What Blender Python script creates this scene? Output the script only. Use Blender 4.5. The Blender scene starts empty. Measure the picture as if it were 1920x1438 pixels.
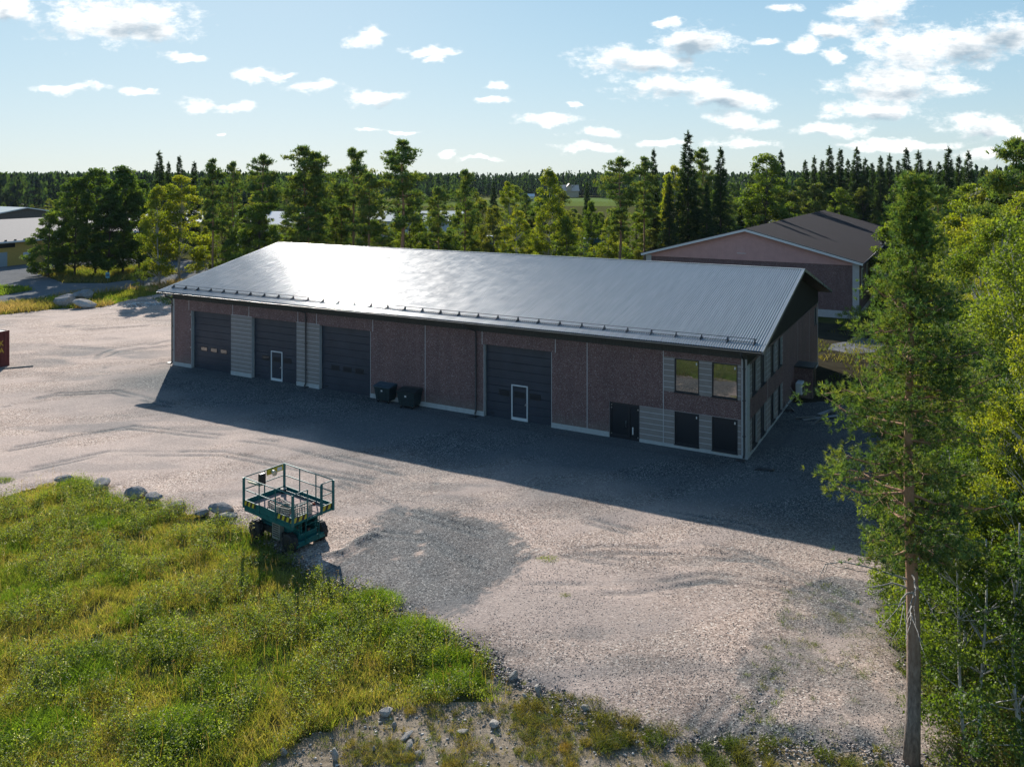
import bpy, math, random
import numpy as np
from mathutils import Vector, Matrix
R = math.radians
C = bpy.context.scene.collection
sc = bpy.context.scene
# ------------------------------------------------------------------ camera, light, exposure
FOC, YH, HC = 1515.5, 335.5, 14.2           # focal length and horizon row in photo pixels, drone height in metres
cd = bpy.data.cameras.new('camera'); cam = bpy.data.objects.new('camera', cd); C.objects.link(cam)
cam.location = (0, 0, HC); cam.rotation_euler = (R(90), 0, 0)
cd.sensor_width = 36; cd.lens = 36 * FOC / 1920; cd.shift_y = -(719 - YH) / 1920
cd.clip_start = 0.5; cd.clip_end = 6000
sc.camera = cam
SKY_S = 0.15
SUN_EL, SUN_AZ = 26.0, 17.5                  # azimuth: degrees left of straight ahead
sd = bpy.data.lights.new('sun', 'SUN'); so = bpy.data.objects.new('sun', sd); C.objects.link(so)
sd.energy = 5.0; sd.angle = R(0.5); sd.color = (1.0, 0.94, 0.86)
to_sun = Vector((-math.sin(R(SUN_AZ)) * math.cos(R(SUN_EL)), math.cos(R(SUN_AZ)) * math.cos(R(SUN_EL)), math.sin(R(SUN_EL))))
so.rotation_euler = to_sun.to_track_quat('Z', 'Y').to_euler(); so.location = (-30, 60, 60)
sc.view_settings.view_transform = 'Standard'; sc.view_settings.look = 'None'
sc.view_settings.exposure = 0.74; sc.view_settings.gamma = 1
sc.cycles.max_bounces = 7; sc.cycles.diffuse_bounces = 3; sc.cycles.glossy_bounces = 3
sc.cycles.transmission_bounces = 4; sc.cycles.transparent_max_bounces = 6
sc.cycles.caustics_reflective = False; sc.cycles.caustics_refractive = False
sc.cycles.use_adaptive_sampling = True; sc.cycles.sample_clamp_indirect = 3.0; sc.cycles.blur_glossy = 1.0

# world: physical sky with procedural clouds placed by direction
def clouds():
    px = [(215,40,135,42),(300,62,60,24),(20,12,62,26),(345,103,38,8),(485,135,50,15),(530,140,34,5),(580,165,38,9),(120,163,75,9),(255,173,38,7),
          (365,197,34,14),(440,195,48,10),(705,180,66,14),(690,70,44,17),(808,92,54,9),(825,108,14,10),(928,154,20,10),(930,194,38,8),(700,250,28,3),(760,254,22,3),
          (846,290,16,5),(905,298,30,3),(1200,108,125,24),(1310,80,80,30),(1270,160,115,24),(1350,185,85,22),(1390,225,62,18),(1025,222,62,11),(1115,248,58,12),(1105,278,56,9),
          (1440,77,30,9),(1262,43,34,7),(1480,18,36,10),(1640,20,70,32),(1570,58,60,16),(1508,90,30,18),(1555,108,24,14),(1700,100,110,50),(1810,85,115,46),(1890,70,80,40),
          (1690,160,130,34),(1640,200,90,22),(1560,243,75,14),(1850,235,90,20),(1900,245,60,16),(1680,268,130,10),(1400,272,66,10),(1860,290,70,10),(1240,272,50,6),(1085,193,20,4),(415,250,12,3)]
    w = bpy.data.worlds.new("World"); sc.world = w; w.use_nodes = True
    nt = w.node_tree; N = nt.nodes; Lk = nt.links
    for n in list(N): N.remove(n)
    out = N.new('ShaderNodeOutputWorld'); bg = N.new('ShaderNodeBackground'); Lk.new(bg.outputs[0], out.inputs[0])
    sky = N.new('ShaderNodeTexSky'); sky.sky_type = 'NISHITA'; sky.sun_disc = False
    sky.sun_elevation = R(SUN_EL); sky.sun_rotation = R(-SUN_AZ)
    sky.altitude = 100; sky.air_density = 1.0; sky.dust_density = 0.15; sky.ozone_density = 1.6
    tc = N.new('ShaderNodeTexCoord'); sep = N.new('ShaderNodeSeparateXYZ'); Lk.new(tc.outputs['Generated'], sep.inputs[0])
    def M(op, a, b=None, c=None, clamp=False):
        n = N.new('ShaderNodeMath'); n.operation = op; n.use_clamp = clamp
        for i, v in enumerate((a, b, c)):
            if v is None: continue
            if isinstance(v, (int, float)): n.inputs[i].default_value = v
            else: Lk.new(v, n.inputs[i])
        return n.outputs[0]
    yy = M('MAXIMUM', sep.outputs[1], 0.02)
    u = M('DIVIDE', sep.outputs[0], yy); v = M('DIVIDE', sep.outputs[2], yy)
    cmb = N.new('ShaderNodeCombineXYZ'); Lk.new(u, cmb.inputs[0]); Lk.new(v, cmb.inputs[1])
    def noise(scale, det, rough, sx=1, sy=1, off=(0, 0, 0)):
        mp = N.new('ShaderNodeMapping'); mp.inputs['Scale'].default_value = (sx, sy, 1); mp.inputs['Location'].default_value = off
        Lk.new(cmb.outputs[0], mp.inputs[0])
        n = N.new('ShaderNodeTexNoise'); n.inputs['Scale'].default_value = scale; n.inputs['Detail'].default_value = det
        n.inputs['Roughness'].default_value = rough; Lk.new(mp.outputs[0], n.inputs['Vector']); return n
    nw = noise(14, 4, .55, 1, 1.8)
    vm = N.new('ShaderNodeVectorMath'); vm.operation = 'MULTIPLY_ADD'
    Lk.new(nw.outputs['Color'], vm.inputs[0]); vm.inputs[1].default_value = (.075, .04, 0); vm.inputs[2].default_value = (-.0375, -.02, 0)
    va = N.new('ShaderNodeVectorMath'); va.operation = 'ADD'; Lk.new(cmb.outputs[0], va.inputs[0]); Lk.new(vm.outputs[0], va.inputs[1])
    cur = None; low = None
    for (cx, cy, rx, ry) in px:
        s = N.new('ShaderNodeVectorMath'); s.operation = 'MULTIPLY_ADD'
        Lk.new(va.outputs[0], s.inputs[0])
        a = rx * (1.42 if rx > 58 else 1.45) / FOC; b = ry * (1.5 if rx > 58 else 1.55) / FOC; u0 = (cx - 960) / FOC; v0 = (YH - cy) / FOC
        s.inputs[1].default_value = (1 / a, 1 / b, 0); s.inputs[2].default_value = (-u0 / a, -v0 / b, 0)
        l = N.new('ShaderNodeVectorMath'); l.operation = 'LENGTH'; Lk.new(s.outputs[0], l.inputs[0])
        cur = l.outputs['Value'] if cur is None else M('SMOOTH_MIN', cur, l.outputs['Value'], .12)
    shf = N.new('ShaderNodeVectorMath'); shf.operation = 'ADD'; Lk.new(va.outputs[0], shf.inputs[0]); shf.inputs[1].default_value = (0, .013, 0); low = None
    for (cx, cy, rx, ry) in px:
        if rx < 55 or ry < 12: continue
        s = N.new('ShaderNodeVectorMath'); s.operation = 'MULTIPLY_ADD'; Lk.new(shf.outputs[0], s.inputs[0])
        a = rx * .95 / FOC; b = ry * 1.0 / FOC; u0 = (cx - 960) / FOC; v0 = (YH - cy) / FOC
        s.inputs[1].default_value = (1 / a, 1 / b, 0); s.inputs[2].default_value = (-u0 / a, -v0 / b, 0)
        l = N.new('ShaderNodeVectorMath'); l.operation = 'LENGTH'; Lk.new(s.outputs[0], l.inputs[0])
        low = l.outputs['Value'] if low is None else M('SMOOTH_MIN', low, l.outputs['Value'], .1)
    n1 = noise(30, 12, .68, 1, 1.9)
    n2 = noise(11, 6, .6, 1, 2.6, (3, 1, 0))
    d = M('SUBTRACT', 1.0, cur)
    d2 = M('ADD', M('MULTIPLY', d, 1.9), M('MULTIPLY', M('SUBTRACT', n1.outputs[0], .5), 3.8))
    mr = N.new('ShaderNodeMapRange'); mr.interpolation_type = 'SMOOTHSTEP'; Lk.new(d2, mr.inputs[0])
    mr.inputs[1].default_value = .28; mr.inputs[2].default_value = 1.5
    front = M('GREATER_THAN', sep.outputs[1], .05)
    mask = M('MULTIPLY', M('MULTIPLY', mr.outputs[0], front), .94)
    # shade inside thick cloud
    sh = N.new('ShaderNodeMapRange'); sh.interpolation_type = 'SMOOTHSTEP'
    Lk.new(M('ADD', M('MULTIPLY', M('SUBTRACT', 1.0, low), .8), M('MULTIPLY', M('SUBTRACT', n2.outputs[0], .5), 2.6)), sh.inputs[0]); sh.inputs[1].default_value = -.05; sh.inputs[2].default_value = .95
    cc = N.new('ShaderNodeMix'); cc.data_type = 'RGBA'
    Lk.new(sh.outputs[0], cc.inputs[0])
    CW = 0.80
    cc.inputs[6].default_value = (CW, CW * .985, CW * .96, 1); cc.inputs[7].default_value = (.24, .31, .37, 1)
    ss = N.new('ShaderNodeMix'); ss.data_type = 'RGBA'; ss.blend_type = 'MULTIPLY'; ss.inputs[0].default_value = 1
    Lk.new(sky.outputs[0], ss.inputs[6]); ss.inputs[7].default_value = (SKY_S * .66, SKY_S * .95, SKY_S * 1.25, 1)
    mx = N.new('ShaderNodeMix'); mx.data_type = 'RGBA'
    Lk.new(mask, mx.inputs[0]); 
    kd = N.new('ShaderNodeVectorMath'); kd.operation = 'MULTIPLY_ADD'; Lk.new(ss.outputs[2], kd.inputs[0]); kd.inputs[1].default_value = (1 / .70, 1 / .73, 1 / .75); kd.inputs[2].default_value = (1, 1, 1)
    kq = N.new('ShaderNodeVectorMath'); kq.operation = 'DIVIDE'; Lk.new(ss.outputs[2], kq.inputs[0]); Lk.new(kd.outputs[0], kq.inputs[1])
    Lk.new(kq.outputs[0], mx.inputs[6]); Lk.new(cc.outputs[2], mx.inputs[7])
    Lk.new(mx.outputs[2], bg.inputs[0]); bg.inputs[1].default_value = 1.0
    w.cycles.sampling_method = 'MANUAL'; w.cycles.sample_map_resolution = 512

clouds()

# ------------------------------------------------------------------ helpers
def G(px, py, z=0.0):
    d = FOC * (HC - z) / (py - YH); return ((px - 960) / FOC * d, d)
def at(px, d): return (px - 960) / FOC * d
rs = np.random.RandomState(7)
_lat = np.random.RandomState(3).rand(512, 512)
def vnoise(x, y, s, seed=0):
    x = np.asarray(x) / s + seed * 37.7; y = np.asarray(y) / s + seed * 91.3
    xi = np.floor(x).astype(int); yi = np.floor(y).astype(int); fx = x - xi; fy = y - yi
    fx = fx * fx * (3 - 2 * fx); fy = fy * fy * (3 - 2 * fy)
    g = lambda a, b: _lat[a % 512, b % 512]
    return (g(xi, yi) * (1 - fx) + g(xi + 1, yi) * fx) * (1 - fy) + (g(xi, yi + 1) * (1 - fx) + g(xi + 1, yi + 1) * fx) * fy
def fbm(x, y, s, o=4, seed=0, rough=.5):
    t = 0; a = 1; n = 0
    for k in range(o): t = t + a * vnoise(x, y, s / 2 ** k, seed + k); n += a; a *= rough
    return t / n
def inpoly(x, y, poly):
    x = np.asarray(x); y = np.asarray(y); r = np.zeros(x.shape, bool); n = len(poly)
    for i in range(n):
        x1, y1 = poly[i]; x2, y2 = poly[(i + 1) % n]
        if y1 == y2: continue
        c = ((y1 > y) != (y2 > y)) & (x < (x2 - x1) * (y - y1) / (y2 - y1) + x1); r ^= c
    return r
def edist(x, y, poly, closed=True):
    x = np.asarray(x, float); y = np.asarray(y, float); best = np.full(x.shape, 1e9); n = len(poly)
    for i in range(n if closed else n - 1):
        x1, y1 = poly[i]; x2, y2 = poly[(i + 1) % n]; dx, dy = x2 - x1, y2 - y1
        t = np.clip(((x - x1) * dx + (y - y1) * dy) / (dx * dx + dy * dy + 1e-9), 0, 1)
        best = np.minimum(best, np.hypot(x - x1 - t * dx, y - y1 - t * dy))
    return best
def sm(a, b, x): t = np.clip((x - a) / (b - a), 0, 1); return t * t * (3 - 2 * t)

def tag(o, label=None, cat=None, group=None, kind=None):
    if label: o['label'] = label
    if cat: o['category'] = cat
    if group: o['group'] = group
    if kind: o['kind'] = kind
    return o
def empty(name, loc=(0, 0, 0), rz=0, label=None, cat=None, group=None, scale=None):
    o = bpy.data.objects.new(name, None); C.objects.link(o); o.location = loc; o.rotation_euler = (0, 0, rz)
    o.empty_display_size = .3
    if scale: o.scale = scale
    return tag(o, label, cat, group)
def link(name, me, parent=None, mats=()):
    o = bpy.data.objects.new(name, me); C.objects.link(o); o.parent = parent
    for m in mats: me.materials.append(m)
    return o
def npmesh(name, V, F, mats=(), col=None, smooth=False, midx=None):
    V = np.ascontiguousarray(V, np.float32); F = np.ascontiguousarray(F, np.int32); k = F.shape[1]
    me = bpy.data.meshes.new(name)
    me.vertices.add(len(V)); me.vertices.foreach_set('co', V.ravel())
    me.loops.add(F.size); me.loops.foreach_set('vertex_index', F.ravel())
    me.polygons.add(len(F)); me.polygons.foreach_set('loop_start', np.arange(0, F.size, k, dtype=np.int32))
    me.polygons.foreach_set('loop_total', np.full(len(F), k, np.int32))
    if smooth: me.polygons.foreach_set('use_smooth', np.ones(len(F), bool))
    if midx is not None: me.polygons.foreach_set('material_index', np.ascontiguousarray(midx, np.int32))
    if col is not None:
        a = me.attributes.new('Col', 'FLOAT_COLOR', 'POINT')
        c = np.ones((len(V), 4), np.float32); c[:, :col.shape[1]] = col; a.data.foreach_set('color', c.ravel())
    me.update(calc_edges=True)
    for m in mats: me.materials.append(m)
    return me

class MB:
    def __init__(s): s.v = []; s.f = []; s.m = []; s.mats = []; s.sm = []
    def mi(s, m):
        if m not in s.mats: s.mats.append(m)
        return s.mats.index(m)
    def poly(s, pts, m):
        b = len(s.v); s.v += [tuple(p) for p in pts]; s.f.append(tuple(range(b, b + len(pts)))); s.m.append(s.mi(m)); s.sm.append(False)
    def box(s, x0, x1, y0, y1, z0, z1, m, mat4=None, bev=0.0):
        i = s.mi(m); b = len(s.v)
        if bev > 0:
            e = min(bev, (x1-x0)*.45, (y1-y0)*.45, (z1-z0)*.45)
            P = []
            for (zz, ins) in ((z0, e), (z0 + e, 0), (z1 - e, 0), (z1, e)):
                xa, xb, ya, yb = x0 + ins, x1 - ins, y0 + ins, y1 - ins
                P += [(xa + e, ya, zz), (xb - e, ya, zz), (xb, ya + e, zz), (xb, yb - e, zz), (xb - e, yb, zz), (xa + e, yb, zz), (xa, yb - e, zz), (xa, ya + e, zz)]
            F = [tuple(reversed(range(8))), tuple(range(24, 32))]
            for r in range(3):
                for k in range(8): F.append((r*8+k, r*8+(k+1) % 8, r*8+8+(k+1) % 8, r*8+8+k))
        else:
            P = [(x0,y0,z0),(x1,y0,z0),(x1,y1,z0),(x0,y1,z0),(x0,y0,z1),(x1,y0,z1),(x1,y1,z1),(x0,y1,z1)]
            F = [(0,3,2,1),(4,5,6,7),(0,1,5,4),(1,2,6,5),(2,3,7,6),(3,0,4,7)]
        if mat4 is not None: P = [tuple(mat4 @ Vector(p)) for p in P]
        s.v += P
        for f in F: s.f.append(tuple(b + k for k in f)); s.m.append(i); s.sm.append(False)
        return s
    def obox(s, c, ax, ay, az, m, bev=0.0):      # oriented box, half axes as vectors
        c, ax, ay, az = map(Vector, (c, ax, ay, az)); M4 = Matrix.Identity(4)
        lx, ly, lz = ax.length, ay.length, az.length
        for k, (a, l) in enumerate(((ax, lx), (ay, ly), (az, lz))):
            for r in range(3): M4[r][k] = a[r] / l
        for r in range(3): M4[r][3] = c[r]
        return s.box(-lx, lx, -ly, ly, -lz, lz, m, M4, bev)
    def tube(s, pts, rad, m, n=6, cap=True, smooth=True):
        i = s.mi(m); pts = [Vector(p) for p in pts]; b = len(s.v)
        if not hasattr(rad, '__len__'): rad = [rad] * len(pts)
        up = Vector((0, 0, 1)); d0 = (pts[1] - pts[0]).normalized()
        if abs(d0.z) > .9: up = Vector((1, 0, 0))
        for k, p in enumerate(pts):
            d = (pts[min(k + 1, len(pts) - 1)] - pts[max(k - 1, 0)]).normalized()
            a = d.cross(up).normalized(); c = d.cross(a)
            for q in range(n):
                t = 2 * math.pi * q / n; s.v.append(tuple(p + (a * math.cos(t) + c * math.sin(t)) * rad[k]))
        for k in range(len(pts) - 1):
            for q in range(n):
                s.f.append((b + k*n + q, b + k*n + (q+1) % n, b + (k+1)*n + (q+1) % n, b + (k+1)*n + q)); s.m.append(i); s.sm.append(smooth)
        if cap:
            s.f.append(tuple(b + q for q in reversed(range(n)))); s.m.append(i); s.sm.append(False)
            s.f.append(tuple(b + (len(pts)-1)*n + q for q in range(n))); s.m.append(i); s.sm.append(False)
        return s
    def build(s, name, parent=None, data_only=False):
        me = bpy.data.meshes.new(name); me.from_pydata(s.v, [], s.f)
        me.polygons.foreach_set('material_index', s.m); me.polygons.foreach_set('use_smooth', s.sm)
        for m in s.mats: me.materials.append(m)
        me.update()
        if data_only: return me
        return link(name, me, parent)

# ------------------------------------------------------------------ materials
MT = {}
def nodes(name):
    m = bpy.data.materials.new(name); m.use_nodes = True; nt = m.node_tree; MT[name] = m
    b = nt.nodes['Principled BSDF']; return m, nt, nt.nodes, nt.links, b
def texco(N, L, kind='Object', scale=(1, 1, 1)):
    t = N.new('ShaderNodeTexCoord'); m = N.new('ShaderNodeMapping'); m.inputs['Scale'].default_value = scale
    L.new(t.outputs[kind], m.inputs[0]); return m.outputs[0]
def ntex(N, L, vec, scale, det=4, rough=.55):
    n = N.new('ShaderNodeTexNoise'); n.inputs['Scale'].default_value = scale; n.inputs['Detail'].default_value = det
    n.inputs['Roughness'].default_value = rough; L.new(vec, n.inputs['Vector']); return n.outputs[0]
def ramp(N, L, fac, stops):
    r = N.new('ShaderNodeValToRGB'); L.new(fac, r.inputs[0]); e = r.color_ramp.elements
    while len(e) < len(stops): e.new(.5)
    for k, (p, c) in enumerate(stops): e[k].position = p; e[k].color = (*c, 1) if len(c) == 3 else c
    return r.outputs[0]
def mix(N, L, f, a, b, mode='MIX'):
    m = N.new('ShaderNodeMix'); m.data_type = 'RGBA'; m.blend_type = mode
    for sock, v in ((m.inputs[0], f), (m.inputs[6], a), (m.inputs[7], b)):
        if isinstance(v, (int, float)): sock.default_value = v
        elif isinstance(v, tuple): sock.default_value = (*v, 1) if len(v) == 3 else v
        else: L.new(v, sock)
    return m.outputs[2]
def bump(N, L, h, b, strength=.5, dist=.02):
    n = N.new('ShaderNodeBump'); n.inputs['Strength'].default_value = strength; n.inputs['Distance'].default_value = dist
    L.new(h, n.inputs['Height']); L.new(n.outputs[0], b.inputs['Normal'])
def plain(name, col, rough=.6, metal=0.0, var=.25, scale=3, spec=.5, bmp=0, coord='Object'):
    m, nt, N, L, b = nodes(name)
    n = ntex(N, L, texco(N, L, coord), scale, 6, .65)
    c = tuple(col); lo = tuple(x * (1 - var) for x in c); hi = tuple(min(1, x * (1 + var)) for x in c)
    L.new(ramp(N, L, n, [(.3, lo), (.7, hi)]), b.inputs['Base Color'])
    b.inputs['Roughness'].default_value = rough; b.inputs['Metallic'].default_value = metal; b.inputs['Specular IOR Level'].default_value = spec
    if bmp: bump(N, L, n, b, bmp, .02)
    return m
def pebbledash(name, light=1.0):
    m, nt, N, L, b = nodes(name); v = texco(N, L)
    vo = N.new('ShaderNodeTexVoronoi'); vo.inputs['Scale'].default_value = 38; L.new(v, vo.inputs['Vector'])
    bw = N.new('ShaderNodeSeparateColor'); L.new(vo.outputs['Color'], bw.inputs[0])
    c = ramp(N, L, bw.outputs[0], [(0, (.10*light, .050*light, .048*light)), (.45, (.17*light, .098*light, .094*light)), (.75, (.22*light, .135*light, .13*light)), (.95, (.29*light, .21*light, .20*light)), (1, (.5*light, .44*light, .43*light))])
    n = ntex(N, L, v, .8, 5); c = mix(N, L, .5, c, ramp(N, L, n, [(.3, (.62, .62, .64)), (.7, (1.0, .97, .97))]), 'MULTIPLY')
    st = ntex(N, L, texco(N, L, 'Object', (1.2, 1.2, .12)), 1.6, 5, .6); c = mix(N, L, .55, c, ramp(N, L, st, [(.35, (.78, .77, .76)), (.6, (1.06, 1.05, 1.04))]), 'MULTIPLY')
    sp = N.new('ShaderNodeSeparateXYZ'); L.new(texco(N, L), sp.inputs[0]); dn = N.new('ShaderNodeMath'); dn.operation = 'MULTIPLY_ADD'; L.new(ntex(N, L, texco(N, L), 2.2, 6, .7), dn.inputs[0]); dn.inputs[1].default_value = -1.3; L.new(sp.outputs[2], dn.inputs[2])
    dr = N.new('ShaderNodeMapRange'); L.new(dn.outputs[0], dr.inputs[0]); dr.inputs[1].default_value = -.35; dr.inputs[2].default_value = .35; dr.inputs[3].default_value = .5; dr.inputs[4].default_value = 0
    c = mix(N, L, dr.outputs[0], c, (.20, .175, .155))
    L.new(c, b.inputs['Base Color']); b.inputs['Roughness'].default_value = .75
    bump(N, L, vo.outputs['Distance'], b, .6, .012); return m
pebbledash('pebble')
def striped():
    m, nt, N, L, b = nodes('ribbed_concrete'); v = texco(N, L); s = N.new('ShaderNodeSeparateXYZ'); L.new(v, s.inputs[0])
    def M(op, a, bb):
        n = N.new('ShaderNodeMath'); n.operation = op
        for i, x in enumerate((a, bb)):
            if isinstance(x, (int, float)): n.inputs[i].default_value = x
            else: L.new(x, n.inputs[i])
        return n.outputs[0]
    f = M('FRACT', M('DIVIDE', M('SUBTRACT', s.outputs[2], .2), .298), 0)
    line = M('LESS_THAN', f, .10)
    vo = N.new('ShaderNodeTexVoronoi'); vo.inputs['Scale'].default_value = 38; L.new(v, vo.inputs['Vector'])
    n2 = ntex(N, L, v, 2.5, 4)
    c = mix(N, L, .5, ramp(N, L, vo.outputs['Distance'], [(0, (.30, .27, .255)), (1, (.19, .172, .165))]), ramp(N, L, n2, [(.3, (.22, .20, .19)), (.7, (.30, .27, .255))]))
    L.new(mix(N, L, line, c, (.50, .50, .50)), b.inputs['Base Color']); b.inputs['Roughness'].default_value = .8
    bump(N, L, vo.outputs['Distance'], b, .4, .008)
striped()
plain('concrete', (.42, .44, .44), .8, var=.12, scale=4, bmp=.2)
plain('joint_light', (.46, .46, .46), .8, var=.1)
plain('dark_board', (.032, .036, .034), .55, var=.3, scale=6)
plain('gutter_metal', (.03, .034, .04), .35, var=.1)
plain('black_plastic', (.02, .022, .024), .45, var=.2)
plain('dark_frame', (.018, .021, .027), .4, var=.1)
plain('white_frame', (.62, .66, .68), .45, var=.05)
plain('steel', (.5, .5, .5), .35, .9, var=.1)
plain('white_paint', (.7, .72, .72), .5, var=.06)
def door_mat():
    m, nt, N, L, b = nodes('door_panel'); v = texco(N, L); s = N.new('ShaderNodeSeparateXYZ'); L.new(v, s.inputs[0])
    w = N.new('ShaderNodeTexWave'); w.bands_direction = 'Z'; w.inputs['Scale'].default_value = 6.0; L.new(v, w.inputs['Vector'])
    n = ntex(N, L, v, 1.2, 3)
    L.new(ramp(N, L, n, [(.3, (.024, .033, .050)), (.7, (.038, .049, .070))]), b.inputs['Base Color'])
    b.inputs['Roughness'].default_value = .42; bump(N, L, w.outputs[0], b, .25, .006)
door_mat()
def glass(name, tint, rough=.03, refl=.5):
    m, nt, N, L, b = nodes(name); o = N['Material Output']
    gl = N.new('ShaderNodeBsdfGlossy'); gl.inputs['Roughness'].default_value = rough; gl.inputs['Color'].default_value = (.9, .92, .92, 1)
    mx = N.new('ShaderNodeMixShader'); mx.inputs[0].default_value = refl
    b.inputs['Base Color'].default_value = (*tint, 1); b.inputs['Roughness'].default_value = .3
    n = ntex(N, L, texco(N, L), 1.1, 2); bp = N.new('ShaderNodeBump'); bp.inputs['Strength'].default_value = .05; bp.inputs['Distance'].default_value = .03
    L.new(n, bp.inputs['Height']); L.new(bp.outputs[0], gl.inputs['Normal'])
    L.new(b.outputs[0], mx.inputs[1]); L.new(gl.outputs[0], mx.inputs[2]); L.new(mx.outputs[0], o.inputs[0])
glass('window_glass', (.01, .012, .015), .02, .30)
glass('dark_glass', (.008, .01, .014), .03, .12)
glass('sky_glass', (.02, .04, .06), .02, .85)
def roof_mat():
    m, nt, N, L, b = nodes('roof_metal'); v = texco(N, L); n = ntex(N, L, v, 1.3, 5)
    v2 = texco(N, L, 'Object', (4, .25, .25)); n2 = ntex(N, L, v2, 1.5, 4)
    L.new(ramp(N, L, n2, [(.3, (.24, .25, .26)), (.7, (.31, .32, .325))]), b.inputs['Base Color'])
    L.new(ramp(N, L, n, [(.3, (.155,) * 3), (.7, (.20,) * 3)]), b.inputs['Roughness']); b.inputs['Specular IOR Level'].default_value = .6
    b.inputs['Metallic'].default_value = .1
roof_mat()
plain('trough_shade', (.045, .05, .052), .6, var=.3, scale=2, spec=.2)  # darker copy of the roof colour, paints the shade in the rib grooves
plain('brown_roof', (.021, .016, .019), .9, var=.12, scale=.6, spec=.08)
plain('pink_cladding', (.58, .34, .31), .75, var=.08, scale=1.5)
def leaf_mat(name, trans=.45, gloss=.06, hue=.014):
    m, nt, N, L, b = nodes(name); o = N['Material Output']; N.remove(b)
    a = N.new('ShaderNodeAttribute'); a.attribute_name = 'Col'
    oi = N.new('ShaderNodeObjectInfo')
    hs = N.new('ShaderNodeHueSaturation'); L.new(a.outputs['Color'], hs.inputs['Color'])
    mr = N.new('ShaderNodeMapRange'); L.new(oi.outputs['Random'], mr.inputs[0]); mr.inputs[3].default_value = .5 - hue; mr.inputs[4].default_value = .5 + hue * .6
    L.new(mr.outputs[0], hs.inputs['Hue'])
    m2 = N.new('ShaderNodeMapRange'); L.new(oi.outputs['Random'], m2.inputs[0]); m2.inputs[3].default_value = 1.15; m2.inputs[4].default_value = .85
    L.new(m2.outputs[0], hs.inputs['Value'])
    d = N.new('ShaderNodeBsdfDiffuse'); t = N.new('ShaderNodeBsdfTranslucent'); g = N.new('ShaderNodeBsdfGlossy'); g.inputs['Roughness'].default_value = .55
    L.new(hs.outputs[0], d.inputs[0])
    tcol = mix(N, L, 1.0, hs.outputs[0], (1.5, 1.48, .46), 'MULTIPLY'); L.new(tcol, t.inputs[0])
    m1 = N.new('ShaderNodeMixShader'); m1.inputs[0].default_value = trans; L.new(d.outputs[0], m1.inputs[1]); L.new(t.outputs[0], m1.inputs[2])
    mg = N.new('ShaderNodeMixShader'); mg.inputs[0].default_value = gloss; L.new(m1.outputs[0], mg.inputs[1]); L.new(g.outputs[0], mg.inputs[2])
    L.new(mg.outputs[0], o.inputs[0]); return m
leaf_mat('leaf', .52, .03); leaf_mat('needle', .36, .03); leaf_mat('grass_blade', .5, .02, 0)
def bark(name, lo, hi, up=None):
    m, nt, N, L, b = nodes(name); v = texco(N, L, 'Object', (1, 1, .35)); n = ntex(N, L, v, 14, 6, .7)
    c = ramp(N, L, n, [(.35, lo), (.65, hi)])
    if up:
        s = N.new('ShaderNodeSeparateXYZ'); L.new(texco(N, L), s.inputs[0]); mr = N.new('ShaderNodeMapRange'); L.new(s.outputs[2], mr.inputs[0])
        mr.inputs[1].default_value = up[0]; mr.inputs[2].default_value = up[1]
        c = mix(N, L, mr.outputs[0], c, mix(N, L, .3, up[2], c))
    L.new(c, b.inputs['Base Color']); b.inputs['Roughness'].default_value = .85; bump(N, L, n, b, .9, .03)
bark('pine_bark', (.10, .075, .06), (.30, .24, .20), (1.5, 5.0, (.40, .20, .10)))
bark('spruce_bark', (.05, .04, .035), (.13, .10, .085))
bark('birch_bark', (.16, .15, .14), (.62, .60, .56))
bark('dead_wood', (.20, .18, .16), (.42, .40, .37))
plain('needle_bed', (.05, .055, .03), .9)

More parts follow.
